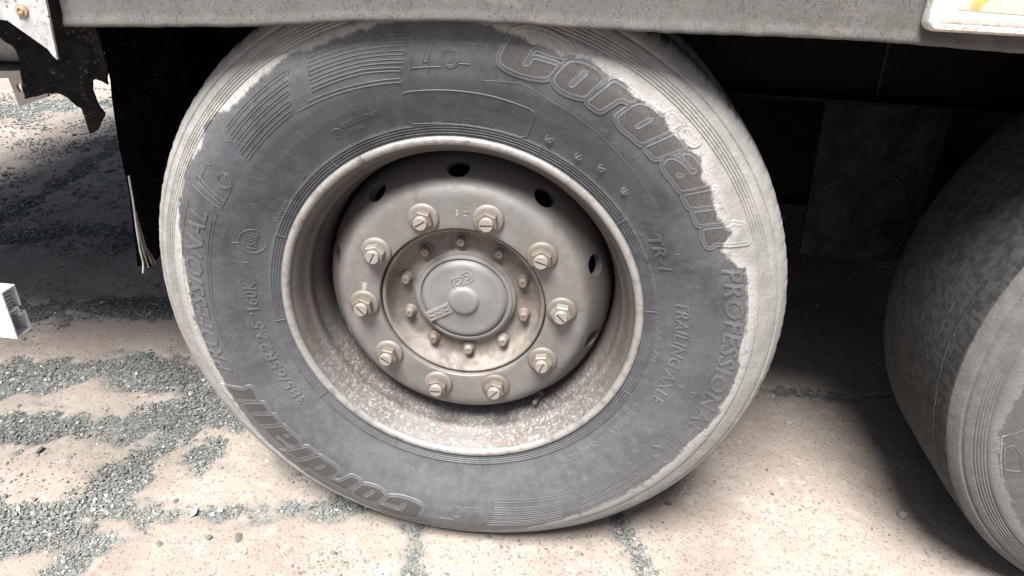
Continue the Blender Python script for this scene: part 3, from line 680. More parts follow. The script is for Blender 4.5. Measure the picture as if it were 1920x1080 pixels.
def strokes(name, parent, mat, segs, c, ang, s, y, w, hgt):
    """block strokes [(x0,z0,x1,z1)] in letter units"""
    bm = bmesh.new(); ca, sa = math.cos(R(ang)), math.sin(R(ang))
    for q, (x0, z0, x1, z1) in enumerate(segs):
        d = Vector(((x1 - x0) * s, 0, (z1 - z0) * s)); L_ = d.length; m = Vector(((x0 + x1) / 2 * s, 0, (z0 + z1) / 2 * s))
        r0 = math.atan2(d.z, d.x) + R(ang); u = Vector((math.cos(r0), 0, math.sin(r0))); w_ = Vector((-math.sin(r0), 0, math.cos(r0)))
        P = Vector((c[0] + m.x * ca - m.z * sa, y - .00013 * (q % 3), c[1] + m.x * sa + m.z * ca))
        bm_box(bm, P, (L_ + w, hgt, w), Matrix((u, Vector((0, 1, 0)), w_)).transposed())
    return mesh_bm(name, bm, mat, parent, False)
S_ = [(.9, 1, .1, 1), (.1, 1, .1, .55), (.1, .55, .9, .45), (.9, .45, .9, 0), (.9, 0, .1, 0)]
A_ = [(.1, 0, .1, 1), (.1, 1, .9, 1), (.9, 1, .9, 0), (.1, .42, .9, .42)]
F_ = [(.1, 0, .1, 1), (.1, 1, .9, 1), (.1, .5, .8, .5)]
for q, seg in enumerate((S_, A_, F_)):
    off = -.0195 + q * .0142
    cc = (cen.x + ux.x * off + uz.x * -.0070, cen.z + ux.z * off + uz.z * -.0070)
    strokes('cap_letter', CAPO, STUDM, [tuple(v_ * (1 if i_ % 2 else .85) for i_, v_ in enumerate(sg)) for sg in seg], cc, 31, .0138, YC - .0024, .0023, .0022)
# linked-chain emblem
E1 = [(0, -.55), (-.35, -.9), (-.35, -1.5), (0, -1.75), (.55, -1.75), (.85, -1.45)]
em = []
for o_, c_ in (((-.0085, -.0035), 1), ((.0085, .0035), -1)):
    pass
def emblem(pts, c, ang, s, y):
    ca, sa = math.cos(R(ang)), math.sin(R(ang)); P = np.array(pts, float) * s
    return np.stack([c[0] + P[:, 0] * ca - P[:, 1] * sa, np.full(len(P), y), c[1] + P[:, 0] * sa + P[:, 1] * ca], 1)
outl = [(-2, .7), (-1.6, 1), (-.35, 1), (0, .62), (.35, 1), (1.6, 1), (2, .7), (2, -.7), (1.6, -1), (.35, -1), (0, -.62), (-.35, -1), (-1.6, -1), (-2, -.7)]
inL = [(-.55, .45), (-1.35, .45), (-1.45, .3), (-1.45, -.35), (-1.3, -.45), (-.5, -.45), (.45, .45)]
inR = [(.55, -.45), (1.35, -.45), (1.45, -.3), (1.45, .35), (1.3, .45), (.5, .45), (-.45, -.45)]
V, F = tube_np([(True, emblem(outl, (-.003, .0395), 36, .0094, YC)), (False, emblem(inL, (-.003, .0395), 36, .0094, YC)), (False, emblem(inR, (-.003, .0395), 36, .0094, YC))], .0010, 6)
mesh_np('cap_emblem', V, F, CAPM, CAPO)
V, F = revolve([(.012, .30), (.262, .30), (.252, .20), (.246, .165), (.236, .152), (.19, .135), (.12, .10), (.10, .078)], 64); mesh_np('brake_drum', V, F, DRUM, W1)

# ---- second wheel: same rim and hub, its own smooth-worn tyre
W2 = empty('truck_wheel', (1.3131, 0, ZC), 'next truck wheel at the right edge with a smooth worn tread facing the camera', 'truck wheel', 'wheels along the trailer side')
T2 = make_tyre(W2, RUB2, 150.0, True)
def copy_tree(o, parent):
    c = o.copy(); COL.objects.link(c); c.parent = parent
    for ch in list(o.children): copy_tree(ch, c)
for ch in [c for c in W1.children if c.name.split('.')[0] != 'tyre']: copy_tree(ch, W2)
# cracks along the worn tread
cr = []
for y0, lo, hi, p_ in ((.055, 128, 200, .9), (.092, 135, 186, .35), (.125, 120, 175, .5), (.17, 140, 190, .35), (.215, 130, 180, .3)):
    a_ = lo
    while a_ < hi:
        ln = rng.uniform(3, 14) * (1.6 if p_ > .8 else 1)
        if rng.random() < p_:
            aa = np.arange(a_, a_ + ln, .8); yy = y0 + rng.normal(0, .003) + np.cumsum(rng.normal(0, .0010, len(aa)))
            cr.append((False, np.stack([.5216 * np.cos(np.radians(aa)), yy, .5216 * np.sin(np.radians(aa))], 1)))
        a_ += ln
V, F = tube_np(cr, .00055, 5)
tag(mesh_np('tread_cracks', V, F, mat_flat('crack_dust', (.048, .047, .045), .9), T2), kind='stuff')
arc_bar(T2, RUBE, 'raised_emblem', [(True, [(203, .447), (197, .447), (196, .436), (199, .425), (203.5, .425)]), (False, [(204.5, .452), (194, .452), (192, .425)])], None, .0008, .0014)
# ------------------------------------------------------------------ ground
def seg_d(G, pl):
    d = np.full(len(G), 1e9); pl = np.array(pl, float)
    for a, b in zip(pl, pl[1:]):
        ab = b - a; t = np.clip(((G - a) @ ab) / (ab @ ab + 1e-12), 0, 1); e = G - a - t[:, None] * ab; d = np.minimum(d, np.hypot(e[:, 0], e[:, 1]))
    return d
def gravel_mask(G):
    m = np.zeros(len(G)); n1 = fbm(G * 9, 41, 5) - .5; n2 = fbm(G * 42, 47, 4) - .5
    for pl, w in BANDS:
        lo = np.array(pl).min(0) - .3; hi = np.array(pl).max(0) + .3
        s = ((G > lo) & (G < hi)).all(1)
        if not s.any(): continue
        hw = w * .62 * (1 + 2.6 * n1[s]) + n2[s] * .075
        m[s] = np.maximum(m[s], sstep(hw + .022, hw - .016, seg_d(G[s], pl)))
    return m

def mat_ground():
    t = NT('weathered_concrete', rough=.92, spec=.25)
    g = t.attr('gravel')
    n1 = t.noise(2.2, 6, .6); n2 = t.noise(24, 6, .7); n3 = t.noise(260, 4, .7)
    c = t.mix(t.step(n1, .35, .65), (0.222, 0.188, 0.162), (0.278, 0.247, 0.219))
    c = t.mix(t.math('MULTIPLY', t.step(n2, .52, .68), .55), c, (0.335, 0.315, 0.292))
    c = t.mix(t.math('MULTIPLY', t.step(t.noise(8, 6, .7), .55, .70), .5), c, (0.215, 0.175, 0.147))
    vc = t.voro(105, out='Color'); vd = t.voro(105)
    rnd = t.sep(vc)[0]; rn2 = t.sep(vc)[1]
    sp = t.math('MULTIPLY', t.step(vd, .46, .30), t.step(rnd, .70, .78))
    agg = t.ramp(rn2, [(0.0, (.11, .10, .09)), (.35, (.17, .11, .08)), (.6, (.20, .185, .17)), (1.0, (.29, .265, .24))])
    c = t.mix(t.math('MULTIPLY', sp, .36), c, agg)
    vc2 = t.voro(300, out='Color'); vd2 = t.voro(300)
    sp2 = t.math('MULTIPLY', t.step(vd2, .45, .28), t.step(t.sep(vc2)[0], .80, .86))
    c = t.mix(t.math('MULTIPLY', sp2, .22), c, (.115, .103, .093))
    pit = t.step(t.noise(150, 4, .6, t.mapping((1.3, .8, 1), (0, 0, .5))), .60, .70)
    c = t.mix(t.math('MULTIPLY', pit, .16), c, (.15, .117, .097))
    st = t.noise(3.3, 7, .72, None, .6); c = t.mix(t.math('MULTIPLY', t.step(st, .50, .66), .38), c, (.165, .142, .122))
    c = t.mix(t.math('MULTIPLY', g, .75), c, t.mix(n2, (.115, .116, .106), (.180, .180, .165)))
    h = t.math('ADD', t.math('MULTIPLY', n3, .7), t.math('SUBTRACT', t.math('MULTIPLY', sp, .8), t.math('MULTIPLY', pit, 1.3)))
    h = t.math('ADD', h, t.math('MULTIPLY', n2, 1.2))
    return t.done(c, None, t.bump(h, .7, .0026))
def axis(lo, hi, st, far):
    a = np.arange(lo, hi, st); return np.r_[[-far, -far * .35, lo - 4, lo - 1.2, lo - .3], a, [hi + .3, hi + 1.2, hi + 4, far * .35, far]]
gx = axis(-3.3, 1.75, .0085, 70); gy = axis(-.42, 3.1, .0085, 70)
GX, GY = np.meshgrid(gx, gy, indexing='ij'); G = np.stack([GX.ravel(), GY.ravel()], 1)
gm = gravel_mask(G)
hz = (fbm(G * 5, 51, 4) - .62) * .012 + (fbm(G * 60, 53, 3) - .7) * .004 - gm * .007
hz -= .006 * sstep(.012, .002, np.minimum(seg_d(G, [(.30, .16), (.32, .10), (.352, .028), (.38, -.12), (.40, -.3)]), seg_d(G, [(.62, .62), (.743, .607), (.80, .60), (.834, .617), (.90, .60), (1.1, .66)])) + (fbm(G * 40, 55, 3) - .5) * .02)
hz = np.minimum(hz, .0005); hz[(np.abs(G[:, 0]) > 20) | (np.abs(G[:, 1]) > 20)] = -.004
nx, ny = len(gx), len(gy); i = np.arange(nx - 1)[:, None] * ny; j = np.arange(ny - 1)[None, :]
F = np.stack([i + j, i + ny + j, i + ny + j + 1, i + j + 1], -1).reshape(-1, 4)
GRO = mesh_np('ground', np.c_[G, hz], F, mat_ground(), None, True, dict(gravel=gm)); tag(GRO, kind='structure')

# ---- loose stones
def ico():
    p = (1 + 5 ** .5) / 2
    V = np.array([(-1, p, 0), (1, p, 0), (-1, -p, 0), (1, -p, 0), (0, -1, p), (0, 1, p), (0, -1, -p), (0, 1, -p), (p, 0, -1), (p, 0, 1), (-p, 0, -1), (-p, 0, 1)]) / math.sqrt(1 + p * p)
    F = np.array([(0, 11, 5), (0, 5, 1), (0, 1, 7), (0, 7, 10), (0, 10, 11), (1, 5, 9), (5, 11, 4), (11, 10, 2), (10, 7, 6), (7, 1, 8), (3, 9, 4), (3, 4, 2), (3, 2, 6), (3, 6, 8), (3, 8, 9), (4, 9, 5), (2, 4, 11), (6, 2, 10), (8, 6, 7), (9, 8, 1)])
    return V, F
IV, IF = ico()
OV = np.array([(1, 0, 0), (-1, 0, 0), (0, 1, 0), (0, -1, 0), (0, 0, 1), (0, 0, -1)], float); OF = np.array([(0, 2, 4), (2, 1, 4), (1, 3, 4), (3, 0, 4), (2, 0, 5), (1, 2, 5), (3, 1, 5), (0, 3, 5)])
def stone_geo(IV, IF, XY, size, zoff):
    n = len(XY); base = IV[None] * (1 + rng.uniform(-.28, .28, (n, len(IV), 1)))
    sc = size[:, None] * rng.uniform([.8, .55, .34], [1.35, 1.0, .62], (n, 3))
    P = base * sc[:, None, :]
    a = rng.uniform(0, 2 * math.pi, n); tx = rng.normal(0, .35, n)
    y = P[..., 1] * np.cos(tx)[:, None] - P[..., 2] * np.sin(tx)[:, None]; z = P[..., 1] * np.sin(tx)[:, None] + P[..., 2] * np.cos(tx)[:, None]
    x = P[..., 0]; ca, sa = np.cos(a)[:, None], np.sin(a)[:, None]
    V = np.stack([x * ca - y * sa + XY[:, :1], x * sa + y * ca + XY[:, 1:], z + zoff[:, None]], -1)
    F = IF[None] + (np.arange(n) * len(IV))[:, None, None]
    return V.reshape(-1, 3), F.reshape(-1, 3)
def stones(name, XY, size, zoff, mat, tone):
    big = size > .0021; hue = rng.random(len(XY))
    V1, F1 = stone_geo(IV, IF, XY[big], size[big], zoff[big]); V2, F2 = stone_geo(OV, OF, XY[~big], size[~big] * 1.15, zoff[~big])
    at = lambda a: np.r_[np.repeat(a[big], 12), np.repeat(a[~big], 6)]
    return mesh_np(name, np.r_[V1, V2], np.r_[F1, F2 + len(V1)], mat, None, False, dict(tone=at(tone), hue=at(hue)))
def mat_stone():
    t = NT('gravel_stone', rough=.8, spec=.35)
    c = t.ramp(t.attr('tone'), [(0, (.038, .040, .037)), (.35, (.105, .115, .108)), (.65, (.165, .178, .168)), (.86, (.225, .232, .222)), (.95, (.36, .355, .34)), (1, (.48, .475, .46))])
    c = t.mix(t.math('MULTIPLY', t.step(t.attr('hue'), .6, 1.0), .30), c, (.17, .135, .11))
    c = t.mix(t.math('MULTIPLY', t.noise(300, 3), .20), c, (.24, .23, .21))
    return t.done(c, None, t.bump(t.noise(700, 3), .4, .0006))
STONE = mat_stone()
lo, hi = np.array((-3.3, -.42)), np.array((1.75, 3.1))
Q = rng.uniform(lo, hi, (3400000, 2)); mq = gravel_mask(Q)
dens = np.where(Q[:, 1] > 1.0, .45, 1.0)
patch = .25 + .9 * fbm(Q * 22, 43, 3)
k1 = mq * dens * patch > rng.random(len(Q)) * .9
Q1 = Q[k1]
s1 = np.exp(rng.normal(math.log(.00155), .50, len(Q1))).clip(.0009, .0075) * np.where(Q1[:, 1] > 1.0, 1.7, 1.0)
z1 = -.0068 + s1 * .3 + rng.random(len(Q1)) ** 2 * .002
near = sstep(.0, .55, fbm(Q * 7, 61, 4)) ** 3
k2 = (mq < .3) & (rng.random(len(Q)) < .0026 + .03 * near ** 4 * (Q[:, 0] < .2) * (Q[:, 1] > -.2))
Q2 = Q[k2]; s2 = np.exp(rng.normal(math.log(.0021), .42, len(Q2))).clip(.001, .006) * np.where(Q2[:, 1] > 1.0, 1.8, 1.0)
z2 = np.full(len(Q2), -.003) + s2 * .4
keepz = lambda XY: ~((np.abs(XY[:, 0]) < .16) & (XY[:, 1] > .01) & (XY[:, 1] < .33)) & ~((np.abs(XY[:, 0] - 1.3131) < .16) & (XY[:, 1] > .01) & (XY[:, 1] < .33))
nc = 420; fx = rng.normal(.02, .16, nc); Q3 = np.stack([fx, .004 - np.abs(rng.normal(0, .009, nc)) + .35 * np.maximum(np.abs(fx) - .14, 0)], 1)
s3 = np.exp(rng.normal(math.log(.0017), .4, nc)).clip(.0008, .005); z3 = -.003 + s3 * .5      # grit along the foot of the tyre
XY = np.r_[Q1, Q2, Q3]; SS = np.r_[s1, s2, s3]; ZZ = np.r_[z1, z2, z3]; kk = keepz(XY)
tone = rng.beta(2.0, 2.6, len(XY)); tone[rng.random(len(XY)) < .035] = .97
GRV = stones('gravel', XY[kk], SS[kk], ZZ[kk], STONE, tone[kk]); tag(GRV, kind='stuff')
print('stones', kk.sum())
PEB = [((.424, .147), .0080, .02, 'single dark pebble lying on pale concrete right of the tyre foot'),
       ((-.947, .085), .0105, .15, 'dark pebble at the left edge of the photo in front of the grey gravel band'),
       ((-.528, -.031), .0095, .99, 'white stone chip at the left end of the thin gravel strip beside the front tyre'),
       ((-.480, -.018), .0075, .92, 'smaller pale chip just right of the white stone in the thin gravel strip'),
       ((-.413, -.078), .0085, .22, 'dark grey pebble alone on bright concrete near the bottom, left of the tyre'),
       ((-.470, -.085), .0070, .30, 'small grey pebble left of the dark one on the bright bottom concrete'),
       ((-.552, -.115), .0080, .28, 'lowest grey pebble on the bright concrete by the bottom left gravel patch'),
       ((.917, .195), .0120, .62, 'flat brown-grey stone in the shade beside the worn rear tyre'),
       ((.746, .465), .0105, .80, 'tan pebble on the concrete in the gap between both tyres')]
for (x_, y_), s_, tn, lb in PEB:
    o = stones('pebble', np.array([[0, 0]]), np.array([s_]), np.array([s_ * .30]), STONE, np.array([tn])); o.location = (x_, y_, 0)
    tag(o, lb, 'pebble')

# ------------------------------------------------------------------ trailer
def mat_skirt():
    t = NT('dusty_cream_paint', rough=.75, spec=.3)
    n1 = t.noise(7, 5, .6); v = t.mapping((1.25, 1, .62))
    n2 = t.noise(215, 3, .55, v, 1.8); n3 = t.noise(420, 3, .6)
    c = t.mix(t.step(n1, .3, .7), (.080, .0765, .0715), (.100, .0955, .090))
    pits = t.step(n2, .585, .635); pits = t.math('MULTIPLY', pits, t.step(t.noise(22, 4, .6), .34, .60))
    c = t.mix(t.math('MULTIPLY', pits, .7), c, (.055, .050, .046))
    c = t.mix(t.math('MULTIPLY', t.step(t.noise(240, 4, .7), .58, .68), .45), c, (.125, .112, .10))
    z = t.sep(t.co)[2]; c = t.mix(t.math('MULTIPLY', t.attr('lip'), t.step(t.noise(34, 6, .75), .38, .64)), c, (.060, .054, .048))
    c = t.mix(t.math('MULTIPLY', t.step(t.math('ADD', t.noise(16, 5, .7, t.mapping((1, 1, 3))), t.math('MULTIPLY', t.noise(60, 3), .3)), .70, .85), .5), c, (.14, .125, .11))
    h = t.math('SUBTRACT', t.math('MULTIPLY', n3, .5), t.math('MULTIPLY', pits, 1.5))
    return t.done(c, None, t.bump(h, .7, .0012))
SKIRT = mat_skirt()
GALV = mat_flat('worn_galvanised_plate', (.37, .368, .362), .6, .3, .6, 45, (.11, .105, .10), .15)
ALU = mat_flat('white_coated_aluminium', (.55, .55, .55), .45, .06, .1, 30, (.34, .33, .32))
BLACKR = mat_flat('black_dusty_rubber', (.018, .0172, .0165), .75, .7, .6, 40, (.15, .14, .13))
TORNR = mat_flat('torn_rubber_with_dust_spots', (.011, .0105, .010), .8, .6, .6, 45, (.085, .079, .072))
STRAND = mat_flat('frayed_strand', (.21, .20, .185), .9, .3, .3, 60)
BODYW = mat_flat('trailer_body_white', (.55, .54, .52), .5, .08, .1, 8)
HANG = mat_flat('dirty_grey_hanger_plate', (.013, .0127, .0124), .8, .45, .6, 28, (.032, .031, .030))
TR = empty('semi_trailer', (0, 0, 0), 'dirty cream trailer side rail and dark underbody over both wheels', 'trailer')

YS = -.045
edge = np.array([(-0.5591, 0.9240), (-0.5437, 0.9245), (-0.4725, 0.9280), (-0.3962, 0.9325), (-0.3213, 0.9369), (-0.2623, 0.9411), (-0.2039, 0.9467), (-0.1394, 0.9537), (-0.0623, 0.9589), (0.0200, 0.9630), (0.0876, 0.9638), (0.1676, 0.9634), (0.2331, 0.9639), (0.2977, 0.9652), (0.3613, 0.9672), (0.4242, 0.9686), (0.4863, 0.9693), (0.5479, 0.9688), (0.6090, 0.9677), (0.6816, 0.9662), (0.9244, 0.9648), (2.6819, 0.9617)])
xs = np.r_[np.arange(-.531, .80, .006), [.9, 1.2, 1.6, 2.0, 2.6]]; ez = np.interp(xs, edge[:, 0], edge[:, 1])
ez = ez + (fbm(np.stack([xs * 60 + 9, xs * 0 + .5], 1), 71, 3) - .5) * .0022
dent = (fbm(np.stack([xs * 9 + 3, xs * 0 + 2.5], 1), 73, 3) - .5) * .006
# section from the top of the face, round the lip and back along the return flange: (dy, dz above the edge or None for top)
rows = []
for dz, dy in ((.46, 0), (.20, 0), (.10, 0), (.045, 0), (.018, -.0005), (.011, -.0022), (.0062, -.0042), (.0025, -.0040), (.0004, -.0022), (.0, .0005), (.0003, .004), (.0006, .030), (.0035, .032), (.0042, .030), (.0040, .005), (.012, .0035), (.46, .0035)):
    rows.append(np.stack([xs, YS + dy + dent * sstep(.2, .0, dz), ez + dz], 1))
V = np.concatenate(rows); n = len(xs); k = len(rows); i = np.arange(k - 1)[:, None] * n; j = np.arange(n - 1)[None, :]
F = np.stack([i + j, i + n + j, i + n + j + 1, i + j + 1], -1).reshape(-1, 4)
lipa = np.concatenate([np.full(n, v_) for v_ in (0, 0, .05, .25, .75, .8, .7, .35, .5, .9, 1, 1, 1, 1, 1, 1, 0)]) * (.55 + .45 * sstep(.1, .6, np.tile(xs, k)))
SIDE = mesh_np('side_rail', V, F, SKIRT, TR, True, dict(lip=lipa))
def box_part(name, lo, hi, mat, parent=None, bev=0.0):
    bm = bmesh.new(); lo = Vector(lo); hi = Vector(hi); bm_box(bm, (lo + hi) / 2, hi - lo)
    if bev: bmesh.ops.bevel(bm, geom=bm.edges[:], offset=bev, segments=2, affect='EDGES')
    return mesh_bm(name, bm, mat, parent or TR, False)
def sheet(name, poly, y, th, mat, parent=None, bend=None, hole=None):
    """thick plate from an outline in X-Z standing at depth y; bend(x, z) -> depth offset"""
    P = [Vector(p) for p in poly]; vs = list(P); edges = [(q, (q + 1) % len(P)) for q in range(len(P))]
    if hole:
        b = len(vs); vs += [Vector(p) for p in hole]; edges += [(b + q, b + (q + 1) % len(hole)) for q in range(len(hole))]
    xs_ = [p.x for p in P]; zs_ = [p.y for p in P]; st = max(max(xs_) - min(xs_), max(zs_) - min(zs_)) / 16
    arr = np.array([p[:] for p in P])
    polys = [arr] + ([np.array(hole, float)] if hole else [])
    for xx in np.arange(min(xs_) + st * .5, max(xs_), st):
        for zz in np.arange(min(zs_) + st * .5, max(zs_), st):
            if sdist(np.array([[xx, zz]]), polys)[0] < -st * .25: vs.append(Vector((xx, zz)))
    ov, oe, of, *_ = delaunay_2d_cdt(vs, edges, [], 0, 1e-5)
    bm = bmesh.new(); f = [bm.verts.new((v.x, y + (bend(v.x, v.y) if bend else 0), v.y)) for v in ov]
    for t_ in of:
        c = sum((ov[q] for q in t_), Vector((0, 0))) / len(t_)
        if sdist(np.array([c[:]]), polys)[0] < 0: bm.faces.new([f[q] for q in t_])
    bmesh.ops.delete(bm, geom=[v for v in bm.verts if not v.link_faces], context='VERTS')
    bmesh.ops.recalc_face_normals(bm, faces=bm.faces[:])
    r = bmesh.ops.extrude_face_region(bm, geom=bm.faces[:])
    for v in [g for g in r['geom'] if isinstance(g, bmesh.types.BMVert)]: v.co.y += th
    return mesh_bm(name, bm, mat, parent or TR, False)
# gusset plate with a folded edge and one round bolt
gus = [(-0.9371, 0.9288), (-0.6446, 0.9288), (-0.6127, 0.9320), (-0.6007, 0.9312), (-0.5529, 0.8973), (-0.5428, 0.8895), (-0.5386, 0.8856), (-0.5347, 0.9399), (-0.5319, 0.9859), (-0.5285, 1.0796), (-0.9371, 1.0796)]
GUS = sheet('gusset_plate', gus, -.062, .004, GALV, None, lambda x, z: -.006 * float(sstep(-0.5506, -0.5466, x - (z - .9) * .06)))
bm = bmesh.new(); M = Matrix.Translation((-0.5755, -.062, 0.9453)) @ Matrix.Rotation(R(90), 4, 'X')
bm_lathe(bm, [(.0092, 0), (.0092, .0012), (.0085, .0022), (.0056, .0028), (.0050, .0044), (.0032, .0050), (.0026, .0036), (0, .0034)], 24, M)
mesh_bm('bolt', bm, mat_flat('tan_rusty_bolt', (.30, .21, .14), .7, .3, .3, 90), GUS, True, 35)
box_part('front_side_rail', (-2.58, -.044, .950), (-.5595, -.040, 1.40), SKIRT)
# torn splash guard
torn = [(-.9, .915), (-.709, .9121), (-.693, .9131), (-.66, .96), (-.56, .96), (-.5602, .8577), (-.5587, .8577), (-.5678, .828), (-.568, .8227), (-.5767, .8275), (-.5877, .8298), (-.5943, .8262), (-.5988, .813), (-.5977, .8005), (-.5959, .7854), (-.5893, .7754), (-.597, .764), (-.6028, .7563), (-.6096, .7468), (-.617, .741), (-.625, .7377), (-.6255, .748), (-.6251, .7591), (-.626, .7811), (-.6322, .7839), (-.638, .791), (-.6424, .7973), (-.650, .802), (-.6566, .8043), (-.6641, .8023), (-.6682, .8041), (-.6875, .798), (-.7062, .7939), (-.7003, .8275), (-.6942, .8611), (-.6965, .8752), (-.7057, .8816), (-.7141, .8971), (-.9, .89)]
_t = []
for a_, b_ in zip(torn, torn[1:] + torn[:1]):
    L_ = math.hypot(b_[0] - a_[0], b_[1] - a_[1]); n_ = max(1, int(L_ / .006)) if max(a_[1], b_[1]) < .90 and min(a_[0], b_[0]) > -.72 else 1
    for q in range(n_):
        s_ = q / n_; j_ = .0011 if q else 0
        _t.append((a_[0] + (b_[0] - a_[0]) * s_ + random.uniform(-j_, j_), a_[1] + (b_[1] - a_[1]) * s_ + random.uniform(-j_, j_)))
torn = _t
sheet('torn_splash_guard', torn, .050, .004, TORNR, None, lambda x, z: .03 * math.sin((x + .70) * 16) * .5 + (z - .8) * -.08)
# slotted bracket and tube behind it
brk = [(-1.1, .8117), (-.7688, .8116), (-.7641, .7656), (-.7064, .7856), (-.7072, .7991), (-.7458, .8076), (-.7433, .8250), (-1.1, .8215)]
slot_hole = [(-.7590, .7980), (-.7560, .8040), (-.7510, .8045), (-.7500, .7960), (-.7520, .7900), (-.7570, .7905)]
bk = [(-.79, .8100), (-.7688, .8116), (-.7641, .7656), (-.7064, .7856), (-.7072, .7991), (-.7300, .8040), (-.7433, .8250), (-.79, .8215)]
sheet('slotted_bracket', bk, .100, .005, mat_flat('bracket_zinc', (.36, .335, .31), .5, .15, .3, 50, None, .3), None, None, slot_hole)
box_part('bracket_shelf', (-1.4, .101, .8120), (-.7688, .26, .8165), mat_flat('bracket_zinc_shelf', (.36, .335, .31), .5, .15, .3, 50, None, .3))
bm = bmesh.new(); bm_lathe(bm, [(.045, -1.5), (.045, 0), (.040, 0), (.040, -.2), (0, -.2)], 32, Matrix.Translation((-.742, .17, .868)) @ Matrix.Rotation(R(90), 4, 'Y')); mesh_bm('cross_tube', bm, mat_flat('tube_grey', (.30, .285, .27), .6, .2, .3, 30), None or TR, True, 40)
# mud flap hanging ahead of the wheel, its near edge ragged
fl = [(.372, .99), (.100, .99), (.0995, .82), (.0915, .792), (.0823, .7193), (.0824, .6731), (.083, .6345), (.0711, .5697), (.0661, .5307), (.0616, .5011), (.074, .4975), (.086, .499), (.098, .486), (.118, .4755), (.20, .478), (.372, .480)]
bm = bmesh.new()
def flap_x(y, z): return -.600 + .012 * math.sin(y * 24) + .02 * (z - .7)
ny_ = 18; ed = np.array(fl)
outl_near = np.array([(.100, 1.02), (.0995, .82), (.0915, .792), (.0823, .7193), (.0824, .6731), (.083, .6345), (.0711, .5697), (.0661, .5307), (.0616, .5011)])
zs = np.linspace(1.02, .5011, 40)
g1 = []
for z_ in zs:
    ya = np.interp(z_, outl_near[::-1, 1], outl_near[::-1, 0])
    g1.append([bm.verts.new((flap_x(y_, z_), y_, z_ - .022 * (y_ > ya + .02) * (z_ < .502) - .003 * math.sin(y_ * 90) * (z_ < .53))) for y_ in np.linspace(ya, .80, ny_)])
for A, Bv in zip(g1, g1[1:]):
    for q in range(ny_ - 1): bm.faces.new((A[q], A[q + 1], Bv[q + 1], Bv[q]))
bmesh.ops.solidify(bm, geom=bm.faces[:], thickness=.005)
FLAP = mesh_bm('mud_flap', bm, BLACKR, TR, True, 40)
for pts in ([(.083, .665), (.080, .62), (.0735, .575), (.070, .535), (.071, .505), (.064, .488)], [(.081, .60), (.078, .55), (.0800, .52), (.084, .490)], [(.0790, .590), (.0820, .545), (.0920, .512), (.1010, .487)], [(.0815, .585), (.088, .53), (.106, .500), (.114, .484)]):
    p = np.array(pts); s_ = np.linspace(0, 1, len(p)); ss = np.linspace(0, 1, 24)
    yy, zz = np.interp(ss, s_, p[:, 0]), np.interp(ss, s_, p[:, 1])
    P = np.stack([np.array([flap_x(a_, b_) for a_, b_ in zip(yy, zz)]) + .006, yy, zz], 1); V, F = tube_np([(False, P)], .0019, 6)
    mesh_np('frayed_strand', V, F, STRAND, FLAP)
# side guard rail: open-ended hollow section
zt, zb = .5370, .4525; yf, yb = -.120, -.092
sec = [('front', yf, yf + .0028, zb, zt), ('top', yf + .0029, yb, zt - .0028, zt - .0001), ('back', yb - .0024, yb + .0001, .5000, zt - .0029), ('mid', yf + .0029, yb - .006, .4985, .5009), ('step', yb - .0085, yb - .0061, .4875, .4984), ('shelf', yb - .0084, yb + .004, .4850, .4874), ('backlow', yb + .0016, yb + .0041, zb + .0026, .4849), ('base', yf + .0029, yb + .0040, zb, zb + .0025)]
bm = bmesh.new()
for nm, a_, b_, c_, d_ in sec: bm_box(bm, (-1.55, (a_ + b_) / 2, (c_ + d_) / 2), (1.713, b_ - a_, d_ - c_))
for q in range(4):
    zz = .506 + q * .0062; bm_box(bm, (-1.55, yf + .0115, zz), (1.70, .0165, .0016))
RAIL = mesh_bm('side_guard_rail', bm, ALU, TR, False)
for z_, in ((.5135,), (.4670,)): bm = bmesh.new(); bm_box(bm, (-1.55, yf - .0004, z_), (1.712, .0010, .0012)); mesh_bm('rail_groove', bm, mat_flat('groove_grey', (.5, .5, .5), .5, .05, .05), RAIL)
# side marker lamp at the right end of the rail
bm = bmesh.new()
def rrect(x0, x1, z0, z1, r_, n=8):
    out = []
    for cx, cz, a0 in ((x1 - r_, z1 - r_, 0), (x0 + r_, z1 - r_, 90), (x0 + r_, z0 + r_, 180), (x1 - r_, z0 + r_, 270)):
        for q in range(n + 1): a = R(a0 + 90 * q / n); out.append((cx + r_ * math.cos(a), cz + r_ * math.sin(a)))
    return out
loops = []
for ins, dy in ((0, 0), (0, -.012), (.0010, -.0165), (.0035, -.0195), (.0080, -.0200), (.0095, -.0185), (.0110, -.0195)):
    loops.append([bm.verts.new((x_, -.0485 + dy, z_)) for x_, z_ in rrect(0.5546 + ins, .720 - ins, 0.9868 + ins, 1.075 - ins, .011 - ins * .55)])
for A, Bv in zip(loops, loops[1:]):
    for q in range(len(A)): bm.faces.new((A[q], A[(q + 1) % len(A)], Bv[(q + 1) % len(A)], Bv[q]))
bm.faces.new(loops[-1])
def mat_lamp():
    t = NT('lamp_white_plastic', rough=.35, spec=.5)
    z = t.sep(t.co)[2]; low = t.step(z, 1.012, .988); left = t.step(t.sep(t.co)[0], .568, .550)
    n = t.noise(190, 5, .7); m = t.math('MULTIPLY', t.step(n, .48, .58), t.math('MAXIMUM', low, t.math('MULTIPLY', left, .8)))
    c = t.mix(t.math('MULTIPLY', m, .8), (.58, .575, .56), (.25, .23, .205))
    c = t.mix(t.math('MULTIPLY', low, .35), c, (.40, .345, .28))
    return t.done(c, None, t.bump(n, .2, .0008))
LAMP = mesh_bm('side_marker_lamp', bm, mat_lamp(), TR, True, 40)
am = [(.5790, 1.0205), (.5915, 1.0205), (.5950, 1.0320), (.5790, 1.0330), (.5775, 1.0260)]
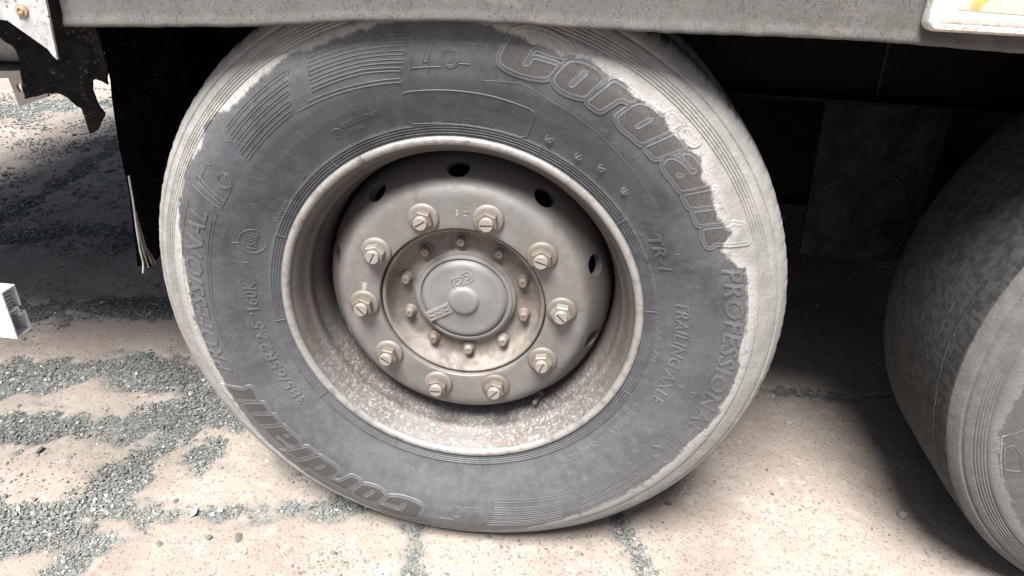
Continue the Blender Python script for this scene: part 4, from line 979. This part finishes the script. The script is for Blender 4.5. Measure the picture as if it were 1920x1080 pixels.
sheet('amber_reflector', [(0.5940, 1.0138), (0.6053, 1.0138), (0.6069, 1.0200), (0.6116, 1.0241), (0.6110, 1.0381), (0.5945, 1.0381)], -.0693, .002, mat_flat('amber_plastic', (.60, .33, .11), .35, .15, .1, 90), LAMP)
sheet('yellow_film', [(0.5818, 1.0123), (0.7133, 1.0092), (0.7133, 1.0589), (0.5828, 1.0589)], -.0687, .0008, mat_flat('faded_yellow_film', (.62, .56, .33), .4, .1, .1, 60), LAMP)
# underbody
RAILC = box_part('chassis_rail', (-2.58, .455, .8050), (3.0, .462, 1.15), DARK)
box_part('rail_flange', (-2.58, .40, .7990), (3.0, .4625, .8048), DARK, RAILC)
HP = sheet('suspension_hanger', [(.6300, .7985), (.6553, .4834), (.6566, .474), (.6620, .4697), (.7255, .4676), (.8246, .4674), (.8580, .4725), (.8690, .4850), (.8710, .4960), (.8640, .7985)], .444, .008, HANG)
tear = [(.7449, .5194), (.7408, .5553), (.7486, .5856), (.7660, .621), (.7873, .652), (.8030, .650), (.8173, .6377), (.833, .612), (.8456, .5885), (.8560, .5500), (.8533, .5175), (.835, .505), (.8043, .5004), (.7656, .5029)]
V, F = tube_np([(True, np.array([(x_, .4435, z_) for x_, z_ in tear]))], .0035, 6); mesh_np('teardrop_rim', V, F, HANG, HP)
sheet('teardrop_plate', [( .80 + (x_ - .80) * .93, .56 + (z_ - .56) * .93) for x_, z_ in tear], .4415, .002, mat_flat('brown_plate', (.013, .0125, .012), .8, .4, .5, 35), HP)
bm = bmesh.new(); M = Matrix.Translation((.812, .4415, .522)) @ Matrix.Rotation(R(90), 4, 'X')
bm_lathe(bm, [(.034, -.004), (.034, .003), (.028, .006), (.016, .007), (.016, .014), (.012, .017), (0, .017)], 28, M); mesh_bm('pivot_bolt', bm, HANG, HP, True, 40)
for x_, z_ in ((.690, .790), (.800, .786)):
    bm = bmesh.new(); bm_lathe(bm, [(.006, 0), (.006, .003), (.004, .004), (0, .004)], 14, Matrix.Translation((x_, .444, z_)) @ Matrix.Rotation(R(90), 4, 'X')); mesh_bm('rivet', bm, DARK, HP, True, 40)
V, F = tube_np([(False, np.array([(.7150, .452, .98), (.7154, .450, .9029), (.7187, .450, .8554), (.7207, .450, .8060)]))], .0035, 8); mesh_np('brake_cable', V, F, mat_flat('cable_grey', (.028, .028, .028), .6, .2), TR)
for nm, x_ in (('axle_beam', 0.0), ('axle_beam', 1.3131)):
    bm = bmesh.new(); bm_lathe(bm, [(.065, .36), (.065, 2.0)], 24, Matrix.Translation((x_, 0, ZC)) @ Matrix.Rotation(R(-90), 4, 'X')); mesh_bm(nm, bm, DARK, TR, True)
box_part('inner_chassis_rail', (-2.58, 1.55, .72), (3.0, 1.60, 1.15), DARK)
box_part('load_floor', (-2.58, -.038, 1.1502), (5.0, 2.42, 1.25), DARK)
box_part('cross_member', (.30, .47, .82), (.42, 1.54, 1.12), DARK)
box_part('underbody_blocker', (.15, .95, .42), (1.9, 1.50, .80), DARK)  # box added as a blocker to keep the underbody dark
box_part('far_side_blocker', (-.72, 2.02, .001), (4.8, 2.06, 1.14), DARK)  # panel added down to the ground to shut out the bright far side
print('built')
